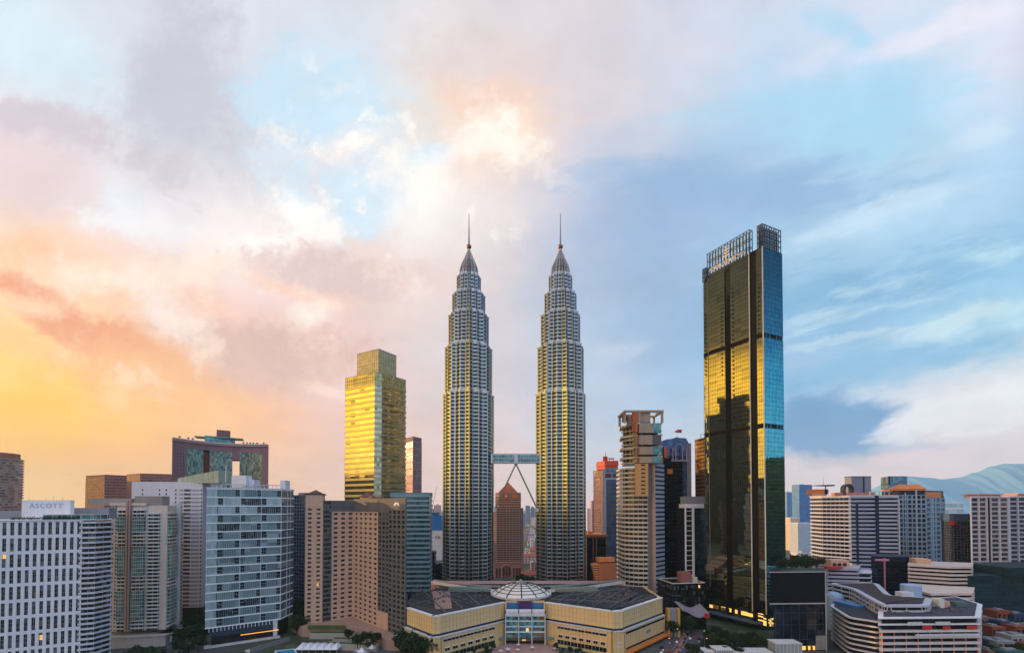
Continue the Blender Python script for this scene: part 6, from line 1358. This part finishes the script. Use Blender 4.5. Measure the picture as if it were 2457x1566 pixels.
# banded mall in the lower right
P_ = [XY(1992,358), XY(2034,322), XY(2107,309), XY(2110,352), XY(2012,378)]
t = thing('shopping_mall', P_[2], 'dark glass mall wrapped in curving white bands in the lower right corner', 'shopping mall'); zt = ZZ(1478,306)
def smooth(pts, n=3):
    pts = ccw(pts); out = []
    for i in range(len(pts)):
        p0, p1, p2 = pts[i-1], pts[i], pts[(i+1)%len(pts)]; a, b_ = lerp(p1,p0,.15), lerp(p1,p2,.15); out += [lerp(lerp(a,p1,k/n), lerp(p1,b_,k/n), k/n) for k in range(n+1)]
    return out
SP = smooth(P_); PR = ccw([XY(2111,304), XY(2338,306), XY(2344,345), XY(2290,372), XY(2113,352)]); zl_ = 29.5
bands(t, PR, 0, zt-8.6, 6, .62, bg_, W('mall_pale_band', (212,204,204), .5), out=1.5, gname='ribbon_glazing', sname='white_band', mull=8, mm=orange, mout=.5, mw=.15)
bands(t, PR, zt-8.6, zt, 2, .8, bg_, W('mall_bright_band', (232,228,234), .5), out=1.9, gname='ribbon_glazing', sname='white_band')
bands(t, SP, 0, zl_, 8, .72, bg_, W('mall_white_band', (206,202,212), .5), out=1.3, gname='ribbon_glazing', sname='white_band')
up = smooth([XY(1990,410), XY(2045,382), XY(2092,336), XY(2118,318), XY(2222,318), XY(2228,342), XY(2130,352), XY(2100,410)]); bands(t, up, 17, zt+5.2, 6, .62, bg_, W('mall_grey_band', (190,190,206), .5), out=1.2, gname='ribbon_glazing', sname='white_band', mull=9, mm=wb, mout=.6)
solid(t, 'roof_deck', offset(SP, -1.0), zl_+.02, zl_+.35, W('roof_slate2', (50,52,64), .8, .3)); solid(t, 'roof_deck', offset(PR, -1.0), zt+.02, zt+.35, W('roof_slate', (64,62,74), .8, .3)); solid(t, 'roof_deck', offset(up, -3), zt+5.2, zt+5.6, W('plum_roof', (58,36,44)))
f9, L9 = frame(XY(2118,303.5), XY(2338,306)); m2 = MB()
for k, (a0, a1, mm_) in enumerate(((.22,.38,0),(.52,.68,0))): m2.fbox(f9, L9*a0, L9*a1, 1.8, 2.0, zt-5.2, zt-2.8)
m2.build('billboard', W('billboard_pale', (206,204,214)), t); m2 = MB(); m2.fbox(f9, L9*.38, L9*.48, 1.8, 2.0, zt-8, zt-5.4); m2.fbox(f9, L9*.86, L9*.97, 1.8, 2.0, zt-8, zt-5.8); m2.fbox(f9, L9*.6,L9*.68,1.8,2.0,zt-8,zt-6); m2.build('red_sign', redm, t)
m2 = MB()
m2.fbox(f9, L9*.3, L9*.995, 1.6, 2.2, zt-12.6, zt-11.2); m2.build('white_sill', wb, t); solid(t, 'blue_canopy', quad(XY(1996,366), XY(2050,346), 9), zl_, zl_+2.4, bluew)
x, y = XY(2000, 395); m2 = MB(); m2.lathe((x,y), [(7,0),(7,ZZ(1432,395)),(6,ZZ(1424,395)),(3,ZZ(1420,395)),(.1,ZZ(1418,395))], 20); m2.build('round_tank', W('tank_blue', (160,184,220)), t, smooth=True)
x, y = XY(2182, 372); m2 = MB(); m2.lathe((x,y), [(7,0),(7,ZZ(1402,372)),(.1,ZZ(1400,372))], 20); m2.build('round_tank', bpy.data.materials['tank_blue'], t)
for (a, b_, D, z0, z1, mm_) in ((2160,2190,345,zt+5.6,zt+9,wb),(2248,2262,330,zt,zt+7,offwhite),(2262,2275,332,zt,zt+5,W('roof_peach', (206,164,140))),(2290,2318,335,zt,zt+3.5,W('roof_teal', (80,110,110)))): solid(t, 'roof_room', quad(XY(a,D), XY(b_,D), 6), z0, z1, mm_)
rr = random.Random(21); m2 = MB()
for k in range(60): x, y = XY(rr.uniform(2125,2325), rr.uniform(312,345)); w, h = rr.uniform(.6,3.0), rr.uniform(.4,2.0); m2.box(x-w/2,x+w/2,y-.8,y+.8,zt,zt+h)
m2.build('roof_equipment', [bpy.data.materials['equip_mix']], t)
# cluttered low shop buildings in the corner
cols = [W('shop_terra', (140,74,54)), W('shop_blue', (40,66,104)), W('shop_white', (150,148,152)), W('shop_teal', (44,80,84)), W('shop_tan', (130,104,86)), W('shop_dark', (44,40,52))]
kinds = ['terracotta', 'blue', 'white', 'teal', 'tan', 'dark']
spots = [(2352,372,16,9,5),(2375,362,20,12,0),(2400,370,18,14,1),(2432,360,22,13,0),(2455,372,18,10,2),(2362,340,20,8,3),(2390,334,24,9,2),(2425,338,26,12,2),(2458,330,20,8,0),(2350,398,26,10,4),(2390,400,24,16,0),(2430,396,24,14,1),(2362,322,16,6,4),(2412,316,30,7,3)]
where = ['behind the right end of the curving white-banded mall','second row back right of the banded mall','between two terracotta shops','near the right edge, mid row','at the right edge, back row','right beside the corner of the banded mall','in the front middle of the corner shops','right of the other white shop','at the right edge, front row','furthest left in the back row','tallest in the back row','right of the tallest shop in the back row','at the very front left of the corner shops','at the bottom edge of the corner']
for (px, D, w, h, c), wh in zip(spots, where):
    x, y = XY(px, D); w = w*.55; t = thing('shop_house', (x, y), 'low %s shop building %s' % (kinds[c], wh), 'shop', 'low shops in the lower right corner'); mb = MB(); mb.box(x-w/2,x+w/2,y-5,y+6,0,h); mb.box(x-w/2-.3,x+w/2+.3,y-5.3,y+6.3,h,h+.5); mb.build('wall', cols[c], t)
    m2 = MB()
    for k in range(3): m2.box(x-w/2+w*(k+.2)/3, x-w/2+w*(k+.8)/3, y-5.15, y-5, h*.55, h*.85); m2.box(x-w/2+w*(k+.15)/3, x-w/2+w*(k+.85)/3, y-5.12, y-5, .3, h*.35)
    m2.build('window', g_dark, t); m2 = MB(); m2.box(x-w/2,x+w/2,y-6.8,y-5,h*.4,h*.44); m2.build('awning', cols[(c+3) % 5], t); m2 = MB(); m2.box(x-w/4,x,y-2,y+2,h+.5,h+2); m2.box(x+.5,x+w/3,y,y+3,h+.5,h+1.4); m2.build('roof_unit', grey, t)
grove([(2345,350),(2368,352),(2440,350),(2350,388),(2410,386),(2450,386),(2336,398),(2470,352),(2380,322),(2440,322)], 'dark tree among the low shops in the lower right corner', 'trees among the corner shops', .8)
# low dark block left of the tall tower, with curved grey roof
A, B = XY(1612,425), XY(1690,430); t = thing('low_rise', A, 'dark low-rise with a pink box on its white-edged roof, left of the tallest tower', 'building'); z9 = ZZ(1400,425); fp = ccw(quad(A,B,30)); bands(t, fp, 0, z9, 6, .7, g_dark, black, out=.1); parapet(t, fp, z9, .8, offwhite, .6); solid(t, 'roof_box', quad(XY(1632,432), XY(1657,433), 8), z9, ZZ(1372,432), W('roof_box_pink', (150,96,86))); solid(t, 'roof_box', quad(XY(1663,432), XY(1672,433), 5), z9, ZZ(1384,432), offwhite)
t = thing('canopy_hall', XY(1630,400), 'grey wave-roofed hall with a red end beside the road', 'building'); m2 = MB(); x0, x1 = XY(1628,400)[0], XY(1690,400)[0]
for k in range(14):
    a0, a1 = k/14, (k+1)/14; h0, h1 = (14+3*cos(a*5) for a in (a0,a1)); xa, xb = x0+(x1-x0)*a0, x0+(x1-x0)*a1; m2.hexa([(xa,392,h0),(xb,392,h1),(xb,412,h1+4),(xa,412,h0+4),(xa,392,h0+.8),(xb,392,h1+.8),(xb,412,h1+4.8),(xa,412,h0+4.8)])
m2.build('wave_roof', W('wave_grey', (150,136,144)), t); m2 = MB(); m2.box(x0+1, x1-1, 396, 410, 0, 10.5); m2.build('hall_body', black, t); m2 = MB(); m2.box(x1-4, x1+.2, 391.6, 393, 11, 15); m2.build('red_end', redm, t)
t = thing('gate_block', XY(1600,372), 'slim yellow-piered block between the mall corner and the roadside trees', 'building'); m2 = MB()
for px in (1602, 1626): x = XY(px,372)[0]; m2.box(x-.9,x+1.1,371,376,0,24)
m2.build('yellow_pier', W('pier_ochre', (206,160,66)), t); m2 = MB(); m2.box(XY(1605,373)[0], XY(1623,373)[0], 372.5, 380, 0, 23); m2.build('grey_core', grey, t)

# ================================================================ FOREGROUND STRIP
t = thing('tent', XY(740,335), 'large white marquee tent by the hotel terrace in the foreground', 'tent'); A, B = XY(712,330), XY(812,330); f9, L9 = frame(A, B); m2 = MB(); n9 = 6
for k in range(n9):
    a0, a1 = L9*k/n9, L9*(k+1)/n9; c = lambda a, b, z: (A[0]+f9[1][0]*a+f9[2][0]*b, A[1]+f9[1][1]*a+f9[2][1]*b, z)
    n0 = len(m2.v); m2.v += [c(a0,1,3.2), c(a1,1,3.2), c(a1,-14,3.2), c(a0,-14,3.2), c((a0+a1)/2,-6.5,6.6)]
    for f_ in ((0,1,4),(1,2,4),(2,3,4),(3,0,4)): m2.f.append(tuple(n0+i for i in f_)); m2.mi.append(0)
m2.build('tent_roof', white, t); m2 = MB(); m2.fbox(f9, .2, L9-.2, -13.8, -13.6, 0, 3.2); 
for k in range(n9+1): m2.fbox(f9, L9*k/n9-.08, L9*k/n9+.08, .6, .8, 0, 3.2)
m2.build('tent_frame', offwhite, t)
t = thing('swimming_pool', gp(680,1560), 'bright blue swimming pool behind a low wall at the bottom edge', 'pool'); pl = [gp(664,1562), gp(704,1558), gp(712,1574), gp(660,1580)]; solid(t, 'water', pl, .1, .5, glassm('pool_water', [((40,150,200),1)], .0, .05, (9,9), .02)); parapet(t, offset(ccw(pl), 1.2), .1, .6, offwhite, 1.2, 'pool_edge')
t = thing('garden_wall', gp(620,1550), 'long pale garden wall beside the pool in the foreground', 'wall'); f9, L9 = frame(gp(600,1566), gp(695,1536)); m2 = MB(); m2.fbox(f9, 0, L9, -.5, 0, 0, 3.4)
for k in range(24): m2.fbox(f9, L9*k/24, L9*k/24+.3, 0, .12, .2, 3.4)
m2.build('wall_face', W('garden_wall_grey', (140,136,140)), t); m2 = MB(); m2.fbox(f9, 0, L9, -6, -.6, .1, 1.2); m2.build('wall_plinth', offwhite, t)
for k, (px, D) in enumerate(((893,334),(870,326))): x, y = XY(px, D); t = thing('pavilion', (x, y), ('small white peaked garden pavilion under the right hotel wing', 'small white peaked garden pavilion nearer the mall trees')[k], 'pavilion', 'white garden pavilions'); m2 = MB(); m2.prism([(x-2.6,y-2.6),(x+2.6,y-2.6),(x+2.6,y+2.6),(x-2.6,y+2.6)], 3, 6.2, top=[(x-.1,y-.1),(x+.1,y-.1),(x+.1,y+.1),(x-.1,y+.1)]); m2.build('roof', white, t); m2 = MB(); [m2.tube((x+a,y+b,0),(x+a,y+b,3),.12,.12,6) for a in (-2.3,2.3) for b in (-2.3,2.3)]; m2.build('post', grey, t)
# parasols and people too small for parts on the pool deck are left as small umbrellas
um = MB(); um.lathe((0,0), [(1.7,2.2),(.9,2.7),(.02,3.0)], 10); ume = um.mesh('canopy', W('umbrella_white', (206,204,206))); pm = MB(); pm.tube((0,0,0),(0,0,2.4),.06,.06,5); pme = pm.mesh('pole', grey)
rr = random.Random(31)
for k in range(16):
    x, y = XY(rr.uniform(850,905), rr.uniform(322,333)) if k < 8 else XY(rr.uniform(1188,1340), rr.uniform(330,346)); t = thing('parasol', (x, y), 'small white parasol on the hotel garden deck' if k < 8 else 'small white parasol on the pinkish plaza before the mall entrance', 'parasol', 'parasols on the hotel deck' if k < 8 else 'parasols on the mall plaza')
    inst('canopy', ume, t, (x,y,0)); inst('pole', pme, t, (x,y,0))
# white roofs along the bottom edge on the right
for (a, b_, D, h, lab) in ((1688,1716,318,5,'small white-roofed kiosk at the bottom edge, left of the white shed row'),(1716,1756,316,7,'white flat-roofed shed at the bottom edge below the tallest tower'),(1758,1850,317,5,'long low white-framed market shed at the bottom edge'),(1858,1920,318,11,'grey panelled box building at the bottom edge below the black podium')):
    A, B = XY(a,D), XY(b_,D); t = thing('shed', A, lab, 'shed'); f9, L9 = frame(A,B); m2 = MB(); m2.fbox(f9, 0, L9, -10, 0, 0, h); m2.build('wall', W('shed_grey', (150,156,160)) if 'shed_grey' not in bpy.data.materials else bpy.data.materials['shed_grey'], t); m2 = MB(); m2.fbox(f9, -.4, L9+.4, -10.4, .4, h, h+.5)
    for k in range(8): m2.fbox(f9, L9*k/7-.12, L9*k/7+.12, 0, .15, 0, h)
    m2.build('roof', offwhite, t)
# cars
def car_parts(m, nm):
    b = MB(); prof = [(-2.1,.35),(-2.1,.85),(-1.5,.98),(-.8,1.42),(.7,1.42),(1.3,.98),(2.1,.85),(2.1,.35)]
    def ext(mb, pr, w):
        n = len(mb.v); k = len(pr); mb.v += [(x, -w, z) for x, z in pr]+[(x, w, z) for x, z in pr]
        for i in range(k): j = (i+1)%k; mb.f.append((n+i, n+j, n+k+j, n+k+i)); mb.mi.append(0)
        mb.f.append(tuple(n+i for i in range(k))); mb.f.append(tuple(n+k+i for i in reversed(range(k)))); mb.mi += [0,0]
    ext(b, prof, .88); body = b.mesh('body', m)
    w = MB(); ext(w, [(-1.38,1.0),(-.78,1.38),(.68,1.38),(1.2,1.0)], .9); win = w.mesh('window', g_navy)
    wh = MB(); wh.tube((0,-.12,0),(0,.12,0),.34,.34,12); whe = wh.mesh('wheel', black); return body, win, whe
CK = [('white', W('car_white', (220,220,222), .3)), ('dark', W('car_dark', (28,30,38), .3)), ('silver', W('car_silver', (150,152,158), .3, .02, .02, .5)), ('red', W('car_red', (170,36,30), .3)), ('blue', W('car_blue', (50,70,120), .3))]
CP = [car_parts(m, nm) for nm, m in CK]
lane0 = frame(gp(1575,1590), gp(1640,1516)); lane1 = frame(gp(1640,1590), gp(1668,1520))
for k in range(26):
    f9, L9 = lane0 if k < 13 else lane1; a = L9*((k % 13)+.4)/13.4; bb = (1.9,-2.1,5.2,-5.4)[(k*7) % 4]; x, y = f9[0][0]+f9[1][0]*a+f9[2][0]*bb, f9[0][1]+f9[1][1]*a+f9[2][1]*bb; ci = (k*3+1) % 5; ang = atan2(f9[1][1], f9[1][0])
    t = thing('car', (x, y, .06), 'small %s car in the traffic on the road right of the cream mall' % CK[ci][0], 'car', 'cars on the road by the mall'); t.rotation_euler = (0,0,ang); me = CP[ci]
    for nm, m_, off in [('body',me[0],(0,0,0)),('window',me[1],(0,0,0))]+[('wheel',me[2],(sx_,sy_,.34)) for sx_ in (-1.35,1.35) for sy_ in (-.8,.8)]:
        o = bpy.data.objects.new(nm, m_); COL.objects.link(o); o.parent = t; o.location = off
# street lamps along the road
lm = MB(); lm.tube((0,0,0),(0,0,9),.12,.08,6); lm.tube((0,0,9),(1.8,0,9.4),.07,.06,5); lme = lm.mesh('pole', grey); lh = MB(); lh.box(1.5,2.4,-.15,.15,9.25,9.45); lhe = lh.mesh('lamp_head', emitm('lamp_glow', (255,190,110), 2.0))
for k, (px, py) in enumerate(((1585,1590),(1600,1560),(1620,1535),(1640,1517),(1690,1560),(1684,1540))): x, y = gp(px, py); t = thing('street_lamp', (x, y), 'thin grey street lamp along the road by the mall corner', 'street lamp', 'street lamps by the mall'); inst('pole', lme, t, (x,y,0)); inst('lamp_head', lhe, t, (x,y,0))
# dark towers just outside the frame on the left and right: the big glass faces mirror them
offm = W('far_tower_teal', (6,18,22), .6); offg = glassm('far_tower_glass', [((4,12,16),2),((6,16,20),1)], .0, .2, (5,5), .02)
def off_tower(x0, x1, y0, y1, h, lab, top=None):
    t = thing('dark_tower', ((x0+x1)/2, (y0+y1)/2), lab, 'skyscraper'); fp = ccw([(x0,y0),(x1,y0),(x1,y1),(x0,y1)]); bands(t, fp, 0, h, max(6, int(h/6)), .7, offg, offm, out=.15); roof_plant(t, fp, h, offm, 3, int(h), 4)
    if top: bands(t, ccw([(x0+3,y0+top[0]),(x1-3,y0+top[0]),(x1-3,y0+top[1]),(x0+3,y0+top[1])]), h, h+top[2], 8, .7, offg, offm, out=.15)
off_tower(-840, -790, 466, 585, 398, 'tall stepped dark tower left of the view, mirrored in the tallest glass tower', (4, 84, 44))
off_tower(-845, -800, 590, 650, 205, 'lower dark slab left of the view, behind the stepped dark tower')
off_tower(-835, -795, 330, 462, 190, 'lower dark slab left of the view, in front of the stepped dark tower')
off_tower(560, 620, 285, 380, 186, 'dark teal block right of the view, mirrored in the teal glass face')
# thin evening air over the whole city
hz = MB(); hz.box(-11800, 11800, -2800, 11300, -1, 1080)
hm = bpy.data.materials.new('haze_air'); hm.use_nodes = True; ht = hm.node_tree; ht.nodes.remove(ht.nodes['Principled BSDF'])
pv = ht.nodes.new('ShaderNodeVolumePrincipled'); pv.inputs['Color'].default_value = (.66, .85, 1.0, 1); pv.inputs['Density'].default_value = 0.00004; pv.inputs['Anisotropy'].default_value = 0.0
ht.links.new(pv.outputs[0], ht.nodes['Material Output'].inputs['Volume'])
hz_o = tag(hz.build('haze', hm), kind='stuff')
